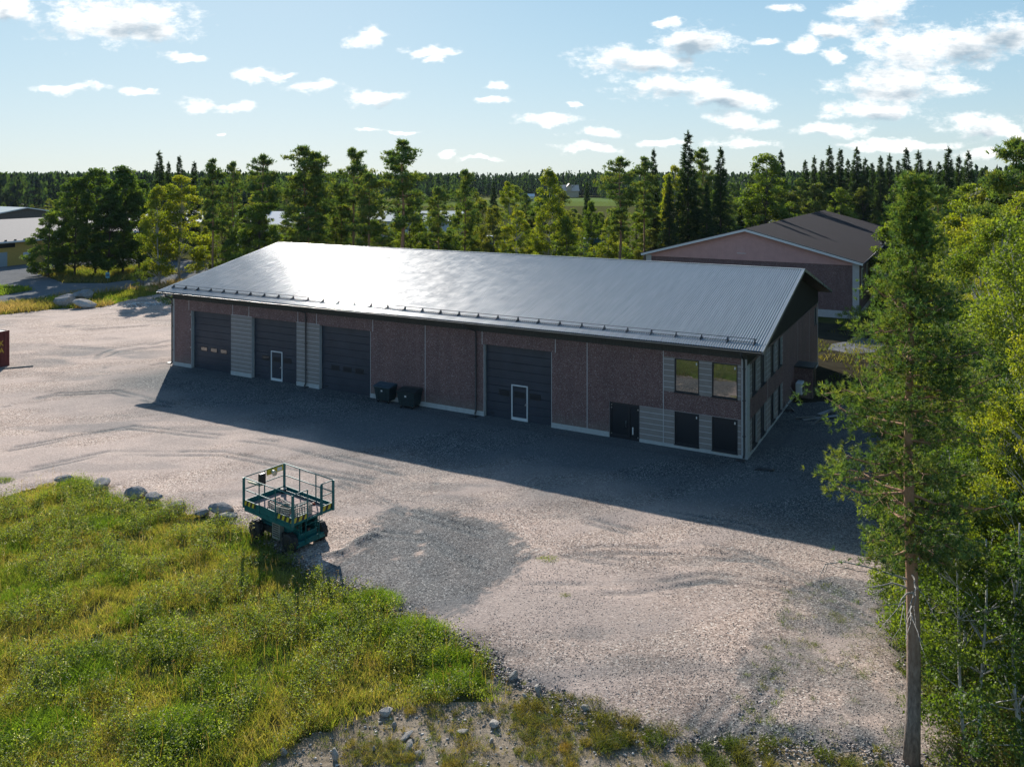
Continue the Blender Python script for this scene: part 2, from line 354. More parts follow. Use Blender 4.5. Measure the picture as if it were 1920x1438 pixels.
def gravel():
    m, nt, N, L, b = nodes('gravel'); v = texco(N, L)
    a = N.new('ShaderNodeAttribute'); a.attribute_name = 'Col'; sp = N.new('ShaderNodeSeparateColor'); L.new(a.outputs['Color'], sp.inputs[0])
    vo = N.new('ShaderNodeTexVoronoi'); vo.inputs['Scale'].default_value = 24; vo.inputs['Randomness'].default_value = 1; L.new(v, vo.inputs['Vector'])
    v3 = N.new('ShaderNodeTexVoronoi'); v3.inputs['Scale'].default_value = 11; L.new(v, v3.inputs['Vector'])
    sc1 = N.new('ShaderNodeSeparateColor'); L.new(vo.outputs['Color'], sc1.inputs[0])
    sc3 = N.new('ShaderNodeSeparateColor'); L.new(v3.outputs['Color'], sc3.inputs[0])
    pink = ramp(N, L, sc1.outputs[0], [(0, (.10, .085, .08)), (.14, (.205, .155, .13)), (.35, (.395, .30, .25)), (.75, (.50, .39, .33)), (.93, (.62, .51, .44)), (1, (.8, .73, .65))])
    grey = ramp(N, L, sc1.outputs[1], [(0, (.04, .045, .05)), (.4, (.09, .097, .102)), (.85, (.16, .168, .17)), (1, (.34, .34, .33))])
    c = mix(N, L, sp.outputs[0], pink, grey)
    big = ramp(N, L, sc3.outputs[1], [(0, (.45, .44, .45)), (.12, (.8, .79, .8)), (.3, (1, 1, 1)), (.93, (1, 1, 1)), (1, (1.5, 1.45, 1.4))])
    c = mix(N, L, .6, c, big, 'MULTIPLY')
    n = ntex(N, L, v, .35, 8, .62); c = mix(N, L, .8, c, ramp(N, L, n, [(.3, (.70, .67, .64)), (.5, (.95, .93, .90)), (.7, (1.12, 1.09, 1.03))]), 'MULTIPLY')
    cp = N.new('ShaderNodeMath'); cp.operation = 'MULTIPLY'; L.new(sp.outputs[2], cp.inputs[0]); cp.inputs[1].default_value = .62
    fines = mix(N, L, sp.outputs[0], (.45, .355, .305), (.12, .125, .128)); c = mix(N, L, cp.outputs[0], c, fines)
    L.new(c, b.inputs['Base Color']); b.inputs['Roughness'].default_value = .9; b.inputs['Specular IOR Level'].default_value = .08
    h = N.new('ShaderNodeMath'); h.operation = 'MULTIPLY_ADD'; L.new(v3.outputs['Distance'], h.inputs[0]); h.inputs[1].default_value = .8; L.new(vo.outputs['Distance'], h.inputs[2])
    bump(N, L, h.outputs[0], b, .5, .016)
gravel()
def dirt(name, cols, grass=0):
    m, nt, N, L, b = nodes(name); v = texco(N, L); n = ntex(N, L, v, .6, 8, .65); n2 = ntex(N, L, v, 9, 5, .7)
    c = ramp(N, L, n, [(.3, cols[0]), (.5, cols[1]), (.7, cols[2])]); c = mix(N, L, .8, c, ramp(N, L, n2, [(.3, (.55, .55, .55)), (.7, (1.25, 1.22, 1.2))]), 'MULTIPLY')
    L.new(c, b.inputs['Base Color']); b.inputs['Roughness'].default_value = 1; b.inputs['Specular IOR Level'].default_value = 0; bump(N, L, n2, b, .9, .05)
dirt('meadow_soil', [(.05, .055, .02), (.08, .085, .03), (.12, .11, .05)])
dirt('sandy_soil', [(.17, .14, .09), (.26, .215, .16), (.34, .29, .23)])
dirt('field', [(.08, .13, .03), (.12, .16, .04), (.17, .18, .06)])
dirt('asphalt', [(.15, .155, .16), (.18, .185, .19), (.21, .21, .21)])
dirt('rock', [(.16, .165, .175), (.30, .295, .29), (.42, .40, .38)])
dirt('pale_rock', [(.34, .31, .28), (.46, .43, .39), (.55, .52, .48)])
# ------------------------------------------------------------------ ground, yard, roads
def sheet(name, pts, z, mat):
    me = bpy.data.meshes.new(name); me.from_pydata([(x, y, z) for x, y in pts], [], [tuple(range(len(pts)))]); me.materials.append(mat)
    return tag(link(name, me), kind='structure')
def gridsheet(name, poly, step, zf, colf, mat, jag=.0):
    P = np.array(poly); x0, y0 = P.min(0); x1, y1 = P.max(0)
    nx = int((x1 - x0) / step) + 2; ny = int((y1 - y0) / step) + 2
    X, Y = np.meshgrid(x0 + np.arange(nx) * step, y0 + np.arange(ny) * step)
    jx = X + (fbm(X, Y, .9, 3, 5) - .5) * jag; jy = Y + (fbm(X, Y, .9, 3, 9) - .5) * jag
    ins = inpoly(jx, jy, poly); ed = np.where(ins, edist(jx, jy, poly), 0)
    Z = zf(X, Y, ed); idx = np.arange(nx * ny).reshape(ny, nx)
    ok = ins[:-1, :-1] | ins[1:, 1:] | ins[1:, :-1] | ins[:-1, 1:]
    F = np.stack([idx[:-1, :-1][ok], idx[:-1, 1:][ok], idx[1:, 1:][ok], idx[1:, :-1][ok]], 1)
    used = np.unique(F); mp = np.zeros(nx * ny, np.int32); mp[used] = np.arange(len(used)); F = mp[F]
    V = np.stack([X.ravel(), Y.ravel(), Z.ravel()], 1)[used]; col = colf(V[:, 0], V[:, 1], ed.ravel()[used])
    return tag(link(name, npmesh(name, V, F, (mat,), col, smooth=True)), kind='structure')

sheet('ground', [(-3000, -60), (3000, -60), (3000, 4500), (-3000, 4500)], -0.02, MT['meadow_soil'])
MEADOW_EDGE = [G(*p) for p in [(-420,1010),(-150,960),(0,932),(60,918),(110,905),(200,917),(240,945),(330,958),(400,970),(440,985),(500,1012),(560,1052),(620,1095),(700,1112),(760,1157),(850,1192),(930,1240),(955,1275)]]
BANK = [G(*p) for p in [(955,1275),(1040,1312),(1100,1347),(1200,1377),(1330,1402),(1450,1400),(1560,1408),(1700,1425)]]
YARD = [(-66, 62)] + MEADOW_EDGE + BANK[1:] + [(11.2, 19.2), (11.3, 22), (12.2, 26), (15.5, 33), (19, 40.5), (21.5, 46), (21, 51), (14, 52), (-12, 84), (-28, 92), (-36, 92)] + \
       [G(*p) for p in [(330,546),(250,560),(190,577),(110,579),(0,591),(-250,612)]]
TH = 0.503; Ax, Ay, BL, BW = -25.81, 61.48, 42.99, 23.75
def loc2(s, t): return (Ax + s * math.cos(TH) + t * math.sin(TH), Ay - s * math.sin(TH) + t * math.cos(TH))
def toloc(x, y): dx, dy = x - Ax, y - Ay; return dx * math.cos(TH) - dy * math.sin(TH), dx * math.sin(TH) + dy * math.cos(TH)
PATCH = [G(*p) for p in [(640,1045),(700,1000),(740,962),(860,958),(940,985),(985,1035),(965,1085),(900,1125),(850,1162),(770,1155),(690,1110),(640,1085)]]
DARKP = [G(*p) for p in [(585,1050),(640,1042),(668,1022),(700,1008)]]
TRACKS = [([(175,686),(190,664),(225,652),(300,645)],.25),([(205,690),(196,672),(230,658),(320,650)],.25),([(120,650),(180,655),(240,650),(320,640)],.2),
          ([(1000,1100),(1180,1102),(1330,1080),(1480,1100),(1700,1190)],.2),([(980,1040),(1130,1028),(1260,1032),(1400,1045)],.15),([(1450,1270),(1410,1330),(1330,1400)],.25),([(1395,1230),(1360,1290),(1290,1370)],.2),
          ([(60,880),(200,850),(420,850),(700,900)],.25),([(30,840),(250,800),(520,830),(820,900)],.25),([(20,760),(110,740),(220,735),(330,760)],.3),([(700,1000),(800,1010),(900,1060)],.15),
          ([(1050,960),(1200,1000),(1400,1040),(1600,1120)],.2),([(90,610),(170,618),(280,612)],.2),([(640,905),(760,960),(980,1020),(1200,1060)],.2),([(1240,960),(1400,985),(1560,1040)],.15)]
TRACKS = [([G(*q) for q in p], w * .6) for p, w in TRACKS]; TRACKS += [([(a, b - (.45 + w)) for a, b in p], w) for p, w in TRACKS]
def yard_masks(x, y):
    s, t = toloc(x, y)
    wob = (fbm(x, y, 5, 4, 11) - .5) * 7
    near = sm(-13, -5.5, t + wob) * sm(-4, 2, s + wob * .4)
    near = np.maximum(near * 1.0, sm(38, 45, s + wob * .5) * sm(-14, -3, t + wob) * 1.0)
    sd_ = edist(x, y, PATCH) * np.where(inpoly(x, y, PATCH), 1, -1); pa = sm(-.35, .45, sd_ + (fbm(x, y, 1.2, 4, 2) - .5) * 2.2 + (_lat[(x * 7).astype(int) % 512, (y * 7).astype(int) % 512] - .5) * .7) * (.78 + .22 * fbm(x, y, 1.2, 3, 8))
    pa = pa * sm(.12, .26, fbm(x, y, .9, 4, 77))
    no = .55 * sm(.54, .72, fbm(x, y, 9, 5, 21)) * .55 + sm(.55, .68, fbm(x * .3, y, 1.6, 4, 31)) * .3
    d = edist(x, y, DARKP, False); pile = sm(.55, .1, d + fbm(x, y, .5, 2, 4) * .3)
    lf = np.exp(-(((x + 33) / 7) ** 2 + ((y - 64) / 5) ** 2)) * sm(.35, .6, fbm(x * .5, y, 2, 3, 13)) * .8
    return np.clip(np.maximum.reduce([near, pa, no, pile, lf]), 0, 1), pile
def track_depth(x, y):
    r = np.zeros(np.shape(x))
    for p, w in TRACKS:
        for off in (0,):
            d = edist(x, y, p, False) + (fbm(x, y, .7, 2, 55) - .5) * .12
            r = np.maximum(r, np.exp(-(d / w) ** 2) * sm(.28, .5, fbm(x, y, 2.2, 2, 66)))
    return r
def yz(x, y, ed):
    z = .04 + (fbm(x, y, 6, 4, 1) - .5) * .10 + (fbm(x, y, .8, 3, 2) - .5) * .035 + sm(0, .7, ed) * .05
    g, pile = yard_masks(x, y); z = z + pile * .14 - track_depth(x, y) * .05
    s, t = toloc(x, y); z = np.where((t > -1.2) & (s > -1.2) & (s < BL + 1.2), np.minimum(z, .05), z)
    return np.maximum(z * sm(0, .25, ed) + .0, .0) + .004
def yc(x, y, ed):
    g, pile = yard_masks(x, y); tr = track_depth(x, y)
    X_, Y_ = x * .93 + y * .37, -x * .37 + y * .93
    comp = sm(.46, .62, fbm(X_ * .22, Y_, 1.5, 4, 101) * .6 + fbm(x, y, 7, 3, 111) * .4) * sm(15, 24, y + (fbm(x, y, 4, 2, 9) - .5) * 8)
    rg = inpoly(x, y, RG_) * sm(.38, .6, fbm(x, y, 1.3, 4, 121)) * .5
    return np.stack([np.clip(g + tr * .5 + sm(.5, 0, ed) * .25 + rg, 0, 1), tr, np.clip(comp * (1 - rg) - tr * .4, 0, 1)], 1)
RG_ = [G(*p) for p in [(1440,1120),(1560,1085),(1700,1110),(1720,1420),(1360,1410),(1385,1250)]]
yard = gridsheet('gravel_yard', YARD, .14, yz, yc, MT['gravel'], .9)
SANDY = [G(*p) for p in [(380,1560),(480,1438),(560,1395),(660,1345),(760,1325),(850,1315),(935,1325),(950,1265),(1040,1295),(1330,1380),(1700,1395),(1990,1400),(1990,1560)]]
gridsheet('sandy_ground', SANDY, .2, lambda x, y, e: .0 * x - .012 + sm(0, 1, e) * (fbm(x, y, 1.2, 4, 41) - .3) * .05, lambda x, y, e: np.stack([x * 0, x * 0, x * 0], 1), MT['sandy_soil'], 1.4)
sheet('asphalt_road', [G(*p) for p in [(-500,540),(0,499),(100,487),(330,484),(420,497),(330,529),(200,548),(100,557),(0,570),(-400,610)]], -.012, MT['asphalt'])
sheet('verge_ground', [G(*p) for p in [(72,513),(120,500),(300,497),(345,512),(200,531),(120,531)]], -.006, MT['meadow_soil'])
sheet('grass_island', [G(*p) for p in [(-80,560),(-60,545),(0,536),(52,538),(62,544),(0,555)]], -.006, MT['meadow_soil'])
# back lot behind the building, fields in the distance
dirt('dark_shaded_soil', [(.03, .028, .02), (.05, .045, .032), (.065, .06, .04)])
sheet('dark_shaded_ground', [loc2(40, 12), loc2(47, 7), loc2(58, 8), loc2(62, 40), loc2(30, 45), loc2(30, 24)], -.010, MT['dark_shaded_soil'])  # dark soil whose tone also paints in the shade between the buildings
sheet('back_lot', [G(*p) for p in [(1552,655),(1560,645),(1590,640),(1600,632),(1640,636),(1660,648),(1640,660),(1600,664)]], .004, MT['asphalt'])
sheet('stubble_field', [(-140, 420), (160, 420), (170, 860), (-170, 860)], -.010, MT['field'])
def fieldm(name, c0, c1): return dirt(name, [c0, tuple((a + b) / 2 for a, b in zip(c0, c1)), c1])
fieldm('green_field', (.11, .17, .05), (.16, .21, .07)); fieldm('ripe_field', (.15, .17, .05), (.22, .21, .08))
sheet('green_field', [(28, 500), (120, 500), (150, 640), (28, 640)], -.004, MT['green_field'])
sheet('ripe_field', [(-130, 470), (110, 640), (150, 790), (-190, 760)], -.004, MT['ripe_field'])

# ------------------------------------------------------------------ grass and weeds (uncountable)
def palette(x, y, cols, n, seed, s=3.0):
    t = np.clip(fbm(x, y, s, 4, seed) * 2.3 - .62 + (rs.rand(n) - .5) * .7, 0, .9999) * (len(cols) - 1)
    i = t.astype(int); f = (t - i)[:, None]; c = np.array(cols)
    return (c[i] * (1 - f) + c[i + 1] * f) * (.75 + .5 * rs.rand(n))[:, None]
def blades(x, y, z, L, w, lean, col):
    n = len(x); a = rs.rand(n) * 2 * np.pi; la = rs.rand(n) * 2 * np.pi
    sx, sy = np.cos(a) * w / 2, np.sin(a) * w / 2; dx, dy = np.cos(la) * lean, np.sin(la) * lean
    V = np.zeros((n, 6, 3), np.float32)
    for k, (h, f, ww) in enumerate(((0, 0, 1), (.55, .3, .8), (.95, 1, .12))):
        for j, sg in enumerate((-1, 1)):
            V[:, 2 * k + j, 0] = x + dx * f * L + sx * ww * sg; V[:, 2 * k + j, 1] = y + dy * f * L + sy * ww * sg; V[:, 2 * k + j, 2] = z + h * L * (1 - .25 * lean)
    b = (np.arange(n) * 6)[:, None]; F = np.concatenate([b + np.array([[0, 1, 3, 2]]), b + np.array([[2, 3, 5, 4]])], 1).reshape(-1, 4)
    return V.reshape(-1, 3), F, np.repeat(col, 6, 0)
def leaves(P, L, w, col, up=.3, fold=True, D=None):
    """diamond leaves at points P"""
    n = len(P); d = rs.randn(n, 3) if D is None else D + rs.randn(n, 3) * .35
    d /= np.linalg.norm(d, axis=1)[:, None]; q = rs.randn(n, 3); q[:, 2] += up * 3; s = np.cross(d, q); s /= np.linalg.norm(s, axis=1)[:, None] + 1e-9
    L = np.broadcast_to(L, n)[:, None]; w = np.broadcast_to(w, n)[:, None]
    V = np.stack([P - d * L * .5, P + s * w * .5 - d * L * .05, P + d * L * .5, P - s * w * .5 - d * L * .05], 1)
    F = (np.arange(n) * 4)[:, None] + np.array([[0, 1, 2, 3]])
    return V.reshape(-1, 3), F, np.repeat(col, 4, 0)
def needles(P, D, nper, L, w, spread, col):
    n = len(P) * nper; p = np.repeat(P, nper, 0); d = np.repeat(D, nper, 0) + rs.randn(n, 3) * spread; d /= np.linalg.norm(d, axis=1)[:, None]
    q = rs.randn(n, 3); s = np.cross(d, q); s /= np.linalg.norm(s, axis=1)[:, None] + 1e-9; ll = (L * (.7 + .6 * rs.rand(n)))[:, None]
    V = np.stack([p - s * w * .5, p + s * w * .5, p + d * ll + s * w * .15, p + d * ll - s * w * .15], 1)
    F = (np.arange(n) * 4)[:, None] + np.array([[0, 1, 2, 3]])
    return V.reshape(-1, 3), F, np.repeat(np.repeat(col, nper, 0) * (.8 + .4 * rs.rand(n))[:, None], 4, 0)
def cat(parts):
    V, F, Cc, o = [], [], [], 0
    for v, f, c in parts: V.append(v); F.append(f + o); Cc.append(c); o += len(v)
    return np.concatenate(V), np.concatenate(F), np.concatenate(Cc)
MEADOW = MEADOW_EDGE + [G(945,1322), G(850,1318), G(760,1330), G(640,1356), G(540,1405), G(470,1450), (-6.5, 18.2), (-40, 18.2)]
def scatter(poly, dens, edge_j=.6):
    P = np.array(poly); x0, y0 = P.min(0) - .5; x1, y1 = P.max(0) + .5; n = int((x1 - x0) * (y1 - y0) * dens)
    x = x0 + rs.rand(n) * (x1 - x0); y = y0 + rs.rand(n) * (y1 - y0)
    jx = x + (fbm(x, y, .8, 3, 61) - .5) * edge_j * 2; jy = y + (fbm(x, y, .8, 3, 71) - .5) * edge_j * 2
    k = inpoly(jx, jy, poly); return x[k], y[k]
def visible(x, y, m=.05):
    return (np.abs(x) / y < .6336 + m) & (y > 18.2)
GREEN = [(.07,.11,.02), (.11,.145,.025), (.155,.175,.032), (.20,.185,.045), (.24,.195,.065), (.30,.24,.12), (.17,.16,.045), (.12,.155,.03)]; GREEN = [tuple(v * q for v, q in zip(c_, (1.42, 1.45, 1.45))) for c_ in GREEN]
x, y = scatter(MEADOW, 900); k = visible(x, y); x, y = x[k], y[k]
thin = fbm(x, y, .55, 3, 90); k = rs.rand(len(x)) < sm(.22, .55, thin) * .9 + .10; x, y = x[k], y[k]; n = len(x)
tall = fbm(x, y, 1.6, 4, 33); Lg = (.10 + .42 * tall ** 1.5 * (.5 + rs.rand(n))) * (.4 + .6 * sm(0, 2.0, edist(x, y, MEADOW_EDGE, False)))
parts = [blades(x, y, 0, Lg, .008 + .012 * rs.rand(n), .25 + .7 * rs.rand(n), palette(x, y, GREEN, n, 17, 2.6))]
# bright lush tussocks
for (px, py, rr, hh) in [(200,990,.55,.5),(140,912,.6,.45),(215,1090,.7,.4),(330,1372,.9,.5),(60,1380,1.0,.5),(150,1270,.8,.45),(500,1010,.4,.4),(480,1090,.5,.45),(330,1215,.7,.35),(700,1130,.7,.45),(770,1190,.8,.5),(850,1280,.6,.45),(620,1170,.6,.4),(840,1240,.5,.5),(60,1120,.8,.4),(250,1160,.6,.35)]:
    cx, cy = G(px, py); n = int(900 * rr * rr * 3); r = rr * np.sqrt(rs.rand(n)); a = rs.rand(n) * 6.283; xx = cx + r * np.cos(a) * 1.5; yy = cy + r * np.sin(a)
    cc = np.array([(.15, .235, .03)]) * (.7 + .6 * rs.rand(n))[:, None]
    parts.append(blades(xx, yy, 0, hh * (1.05 - .6 * (r / rr) ** 2) * (.6 + .6 * rs.rand(n)), .018, .35 + .6 * rs.rand(n), cc))
V, F, c = cat(parts)
tag(link('meadow_grass', npmesh('meadow_grass', V, F, (MT['grass_blade'],), c)), 'tall sunlit meadow grass and straw at the left of the gravel yard', 'grass', kind='stuff')
# broad-leaved weeds
x, y = scatter(MEADOW, 30, .5); k = visible(x, y) & (fbm(x, y, 1.1, 4, 44) > .50); x, y = x[k], y[k]; n = len(x); per = 34
hgt = .25 + .4 * rs.rand(n); rad = .10 + .18 * rs.rand(n)
P = np.stack([np.repeat(x, per), np.repeat(y, per), np.zeros(n * per)], 1); q = rs.randn(n * per, 3) * .55
P[:, 0] += q[:, 0] * np.repeat(rad, per); P[:, 1] += q[:, 1] * np.repeat(rad, per); P[:, 2] = np.abs(np.repeat(hgt, per) * (.3 + .75 * rs.rand(n * per)))
wc = np.array([1.1, 1, 1.1]) * 1.35 * np.repeat(np.array([(.07,.115,.03), (.10,.155,.03), (.085,.12,.04), (.13,.17,.03), (.15, .20, .03)])[rs.randint(0, 5, n)], per, 0) * (.7 + .6 * rs.rand(n * per))[:, None]
parts = [leaves(P, .035 + .05 * rs.rand(len(P)), .018 + .025 * rs.rand(len(P)), wc, .5)]
# stalks with brown or whitish heads
x, y = scatter(MEADOW, 5, .3); k = visible(x, y); x, y = x[k], y[k]; n = len(x); hh = .45 + .4 * rs.rand(n)
parts.append(blades(x, y, 0, hh, .012, .12, np.array([(.22, .17, .08)]) * np.ones((n, 1))))
hp = 10; P = np.stack([np.repeat(x, hp), np.repeat(y, hp), np.repeat(hh, hp) * .97], 1) + rs.randn(n * hp, 3) * np.array([.035, .035, .05])
hc = np.repeat(np.where(rs.rand(n, 1) < .22, np.array([(.55, .52, .48)]), np.array([(.20, .13, .07)])), hp, 0); parts.append(leaves(P, .035, .02, hc, .3))
V, F, c = cat(parts)
tag(link('weeds', npmesh('weeds', V, F, (MT['leaf'],), c)), 'leafy weeds and seed heads growing among the meadow grass', 'weeds', kind='stuff')
# dry low plants on the sandy ground and thin growth on the gravel at the right
def tufts(pts, rad, hgt, cols, per, w=.010):
    pts = np.array(pts); n = len(pts); rad = np.broadcast_to(rad, n); hgt = np.broadcast_to(hgt, n)
    r = np.repeat(rad, per) * np.sqrt(rs.rand(n * per)); a = rs.rand(n * per) * 6.283
    xx = np.repeat(pts[:, 0], per) + r * np.cos(a); yy = np.repeat(pts[:, 1], per) + r * np.sin(a)
    cc = np.repeat(np.array(cols)[rs.randint(0, len(cols), n)], per, 0) * (.7 + .6 * rs.rand(n * per))[:, None]
    return blades(xx, yy, .02, np.repeat(hgt, per) * (.5 + .8 * rs.rand(n * per)), w, .4 + .9 * rs.rand(n * per), cc)
x, y = scatter(SANDY, 75, .4); k = visible(x, y) & (rs.rand(len(x)) < .10 + .9 * sm(.42, .60, fbm(x, y, 1.3, 4, 52))) & (edist(x, y, BANK, False) > .04); x, y = x[k], y[k]
dry = [(.15,.17,.045), (.22,.19,.06), (.10,.13,.04), (.28,.22,.09), (.19,.20,.05)]
parts = [tufts(np.stack([x, y], 1), .05 + .10 * rs.rand(len(x)), .05 + .12 * rs.rand(len(x)), dry, 26, .009)]
cush = [G(*p) for p in [(985,1350),(1000,1362),(1060,1405),(1075,1440),(975,1330),(1010,1330),(770,1335),(900,1300),(1100,1395),(690,1430),(765,1425),(1150,1400),(840,1438)]]
parts.append(tufts(cush, .16, .12, [(.26,.21,.05), (.30,.20,.05), (.20,.19,.06)], 240, .010))
bush = [G(*p) for p in [(1150,1385),(1160,1370),(1205,1380),(1215,1395),(1280,1425),(1340,1415),(1100,1378),(1035,1325),(1400,1420),(1420,1438),(1480,1425),(1560,1430)]]
bush = [(a + rs.randn() * .35, b + rs.randn() * .25) for a, b in bush for _ in range(3)]
parts.append(tufts(bush, .12 + .16 * rs.rand(len(bush)), .10 + .22 * rs.rand(len(bush)), [(.08,.115,.03), (.11,.14,.03), (.15,.15,.04), (.19,.17,.05)], 170, .012))
V, F, c = cat(parts)
tag(link('dry_ground_plants', npmesh('dry_ground_plants', V, F, (MT['grass_blade'],), c)), 'low dry tufts and moss cushions on the stony foreground soil', 'ground cover', kind='stuff')
RG = [G(*p) for p in [(1480,1110),(1560,1085),(1690,1120),(1700,1400),(1380,1400),(1400,1250)]]
x, y = scatter(RG, 13, .6); k = fbm(x, y, 1.2, 3, 57) > .46; x, y = x[k], y[k]
parts = [tufts(np.stack([x, y], 1) , .05 + .13 * rs.rand(len(x)), .06 + .14 * rs.rand(len(x)), [(.15,.21,.03), (.20,.21,.05), (.11,.16,.03)], 34, .010),
         tufts([G(*p) for p in [(1640,1122),(1655,1140),(1640,1150),(1670,1158),(1565,1160),(1575,1170)]], .16, .14, [(.22,.22,.07), (.18,.21,.05)], 260, .01)]
V, F, c = cat(parts)
tag(link('sparse_gravel_weeds', npmesh('sparse_gravel_weeds', V, F, (MT['grass_blade'],), c)), 'sparse weeds sprouting through the gravel left of the tall pine trunk', 'weeds', kind='stuff')
def tuft_thing(px, py, r, h, col, label, sx=1.4):
    cx, cy = G(px, py); n = 420; rr = r * np.sqrt(rs.rand(n)); a = rs.rand(n) * 6.283
    v, f, c = blades(rr * np.cos(a) * sx, rr * np.sin(a), .03, h * (1.1 - .7 * (rr / r) ** 2) * (.5 + .7 * rs.rand(n)), .014, .4 + .7 * rs.rand(n), np.array([col]) * (.7 + .6 * rs.rand(n))[:, None])
    o = link('grass_tuft', npmesh('grass_tuft', v, f, (MT['grass_blade'],), c)); o.location = (cx, cy, .02); tag(o, label, 'grass tuft', 'grass tufts growing in the gravel')
tuft_thing(1028, 1053, .36, .13, (.20, .25, .03), 'bright yellow-green grass tuft on open gravel, the larger of the two')
tuft_thing(1060, 1121, .22, .11, (.20, .24, .04), 'small yellow-green grass tuft on open gravel, the nearer of the two', 1.2)
tuft_thing(4, 905, .4, .25, (.14, .19, .04), 'grass tuft on the gravel at the left edge above the meadow')
# verge by the road at the left
VERGE = [G(*p) for p in [(-60,605),(-60,575),(0,570),(100,557),(200,548),(300,536),(345,530),(345,543),(250,562),(190,578),(110,580),(0,592)]]
parts = []
x, y = scatter(VERGE, 42, .8); n = len(x); tl = sm(.45, .6, fbm(x, y, 5, 3, 8))
vc = np.where((tl > .5)[:, None], palette(x, y, [(.22,.20,.07), (.34,.24,.15), (.40,.28,.19)], n, 4, 4), palette(x, y, [(.11,.17,.03), (.16,.22,.04), (.20,.21,.05)], n, 5, 4))
parts.append(blades(x, y, 0, .25 + .8 * tl * rs.rand(n) + .3 * rs.rand(n), .06, .3 + .5 * rs.rand(n), vc))
ISL = [G(*p) for p in [(-80,560),(-60,545),(0,536),(52,538),(62,544),(0,555)]]
x, y = scatter(ISL, 30, .6); n = len(x); parts.append(blades(x, y, 0, .25 + .2 * rs.rand(n), .07, .5, palette(x, y, [(.13,.20,.03), (.17,.23,.04)], n, 5, 4)))
VB = [G(*p) for p in [(72,513),(120,500),(300,497),(345,512),(200,531),(120,531)]]
x, y = scatter(VB, 18, 1); n = len(x); parts.append(blades(x, y, 0, .3 + .4 * rs.rand(n), .09, .5, palette(x, y, [(.08,.12,.03), (.14,.17,.05), (.22,.19,.08)], n, 5, 4)))
BK = [G(288,562), G(330,556), G(345,575), G(312,573)]
x, y = scatter(BK, 40, .6); n = len(x); parts.append(blades(x, y, 0, .2 + .3 * rs.rand(n), .06, .5, palette(x, y, [(.09,.14,.03), (.14,.18,.05)], n, 5, 4)))
V, F, c = cat(parts)
tag(link('verge_grass', npmesh('verge_grass', V, F, (MT['grass_blade'],), c)), 'green and straw-coloured verge grass between the yard and the asphalt road', 'grass', kind='stuff')
# dark ground cover between the two buildings
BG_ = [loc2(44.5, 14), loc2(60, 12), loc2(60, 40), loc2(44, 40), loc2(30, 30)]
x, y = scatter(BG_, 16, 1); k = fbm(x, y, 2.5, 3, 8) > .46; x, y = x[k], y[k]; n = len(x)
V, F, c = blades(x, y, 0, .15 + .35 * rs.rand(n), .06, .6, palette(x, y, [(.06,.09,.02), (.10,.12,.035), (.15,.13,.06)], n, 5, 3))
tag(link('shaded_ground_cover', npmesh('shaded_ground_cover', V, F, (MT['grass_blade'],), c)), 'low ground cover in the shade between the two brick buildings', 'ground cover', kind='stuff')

# ------------------------------------------------------------------ stones
def stone_mesh(seed, sub=2, flat=.6, mat=None, rough=.35):
    import bmesh
    bm = bmesh.new(); bmesh.ops.create_icosphere(bm, subdivisions=sub, radius=1)
    r = np.random.RandomState(seed); planes = [Vector(r.randn(3)).normalized() for _ in range(9)]; ds = .55 + .35 * r.rand(9)
    for v in bm.verts:
        p = v.co.copy()
        for pl, d in zip(planes, ds):
            k = p.dot(pl)
            if k > d: p -= pl * (k - d) * .9
        p *= 1 + rough * .12 * r.randn(); v.co = Vector((p.x * 1.15, p.y * .9, p.z * flat))
    me = bpy.data.meshes.new('stone'); bm.to_mesh(me); bm.free(); me.materials.append(mat); return me
def many_stones(name, x, y, z, size, cols, label, catn, mat='stone_attr'):
    base = np.array([(1,0,0),(0,1,0),(-1,0,0),(0,-1,0),(.3,.2,.8),(-.2,.1,-.6)]); tri = np.array([(0,1,4),(1,2,4),(2,3,4),(3,0,4),(1,0,5),(2,1,5),(3,2,5),(0,3,5)])
    n = len(x); V = base[None] * (.6 + .7 * rs.rand(n, 6, 1)); a = rs.rand(n) * 6.283; ca, sa = np.cos(a)[:, None], np.sin(a)[:, None]
    X = V[:, :, 0] * ca - V[:, :, 1] * sa; Y = V[:, :, 0] * sa + V[:, :, 1] * ca; sz = size[:, None]
    P = np.stack([X * sz + x[:, None], Y * sz * .8 + y[:, None], V[:, :, 2] * sz * .75 + z[:, None]], 2).reshape(-1, 3)
    F = ((np.arange(n) * 6)[:, None, None] + tri[None]).reshape(-1, 3)
    c = np.array(cols)[rs.randint(0, len(cols), n)] * (.75 + .5 * rs.rand(n))[:, None]
    return tag(link(name, npmesh(name, P, F, (MT[mat],), np.repeat(c, 6, 0))), label, catn, kind='stuff')
def stone_attr():
    m, nt, N, L, b = nodes('stone_attr'); a = N.new('ShaderNodeAttribute'); a.attribute_name = 'Col'; n = ntex(N, L, texco(N, L), 12, 5)
    L.new(mix(N, L, .6, a.outputs['Color'], ramp(N, L, n, [(.3, (.6, .6, .6)), (.7, (1.2, 1.2, 1.2))]), 'MULTIPLY'), b.inputs['Base Color']); b.inputs['Roughness'].default_value = .75
stone_attr()
pinks = [(.38,.29,.25), (.45,.36,.31), (.20,.17,.16), (.30,.24,.21), (.55,.47,.41), (.14,.13,.13)]
x = rs.rand(90000) * 34 - 17; y = 18.5 + rs.rand(90000) ** 1.4 * 17; k = inpoly(x, y, YARD) & visible(x, y) & (edist(x, y, BANK, False) > .1); x, y = x[k], y[k]
k = rs.rand(len(x)) < .25 + .75 * sm(.45, .6, fbm(x, y, 1.4, 4, 73)); x, y = x[k], y[k]; ed = edist(x, y, YARD)
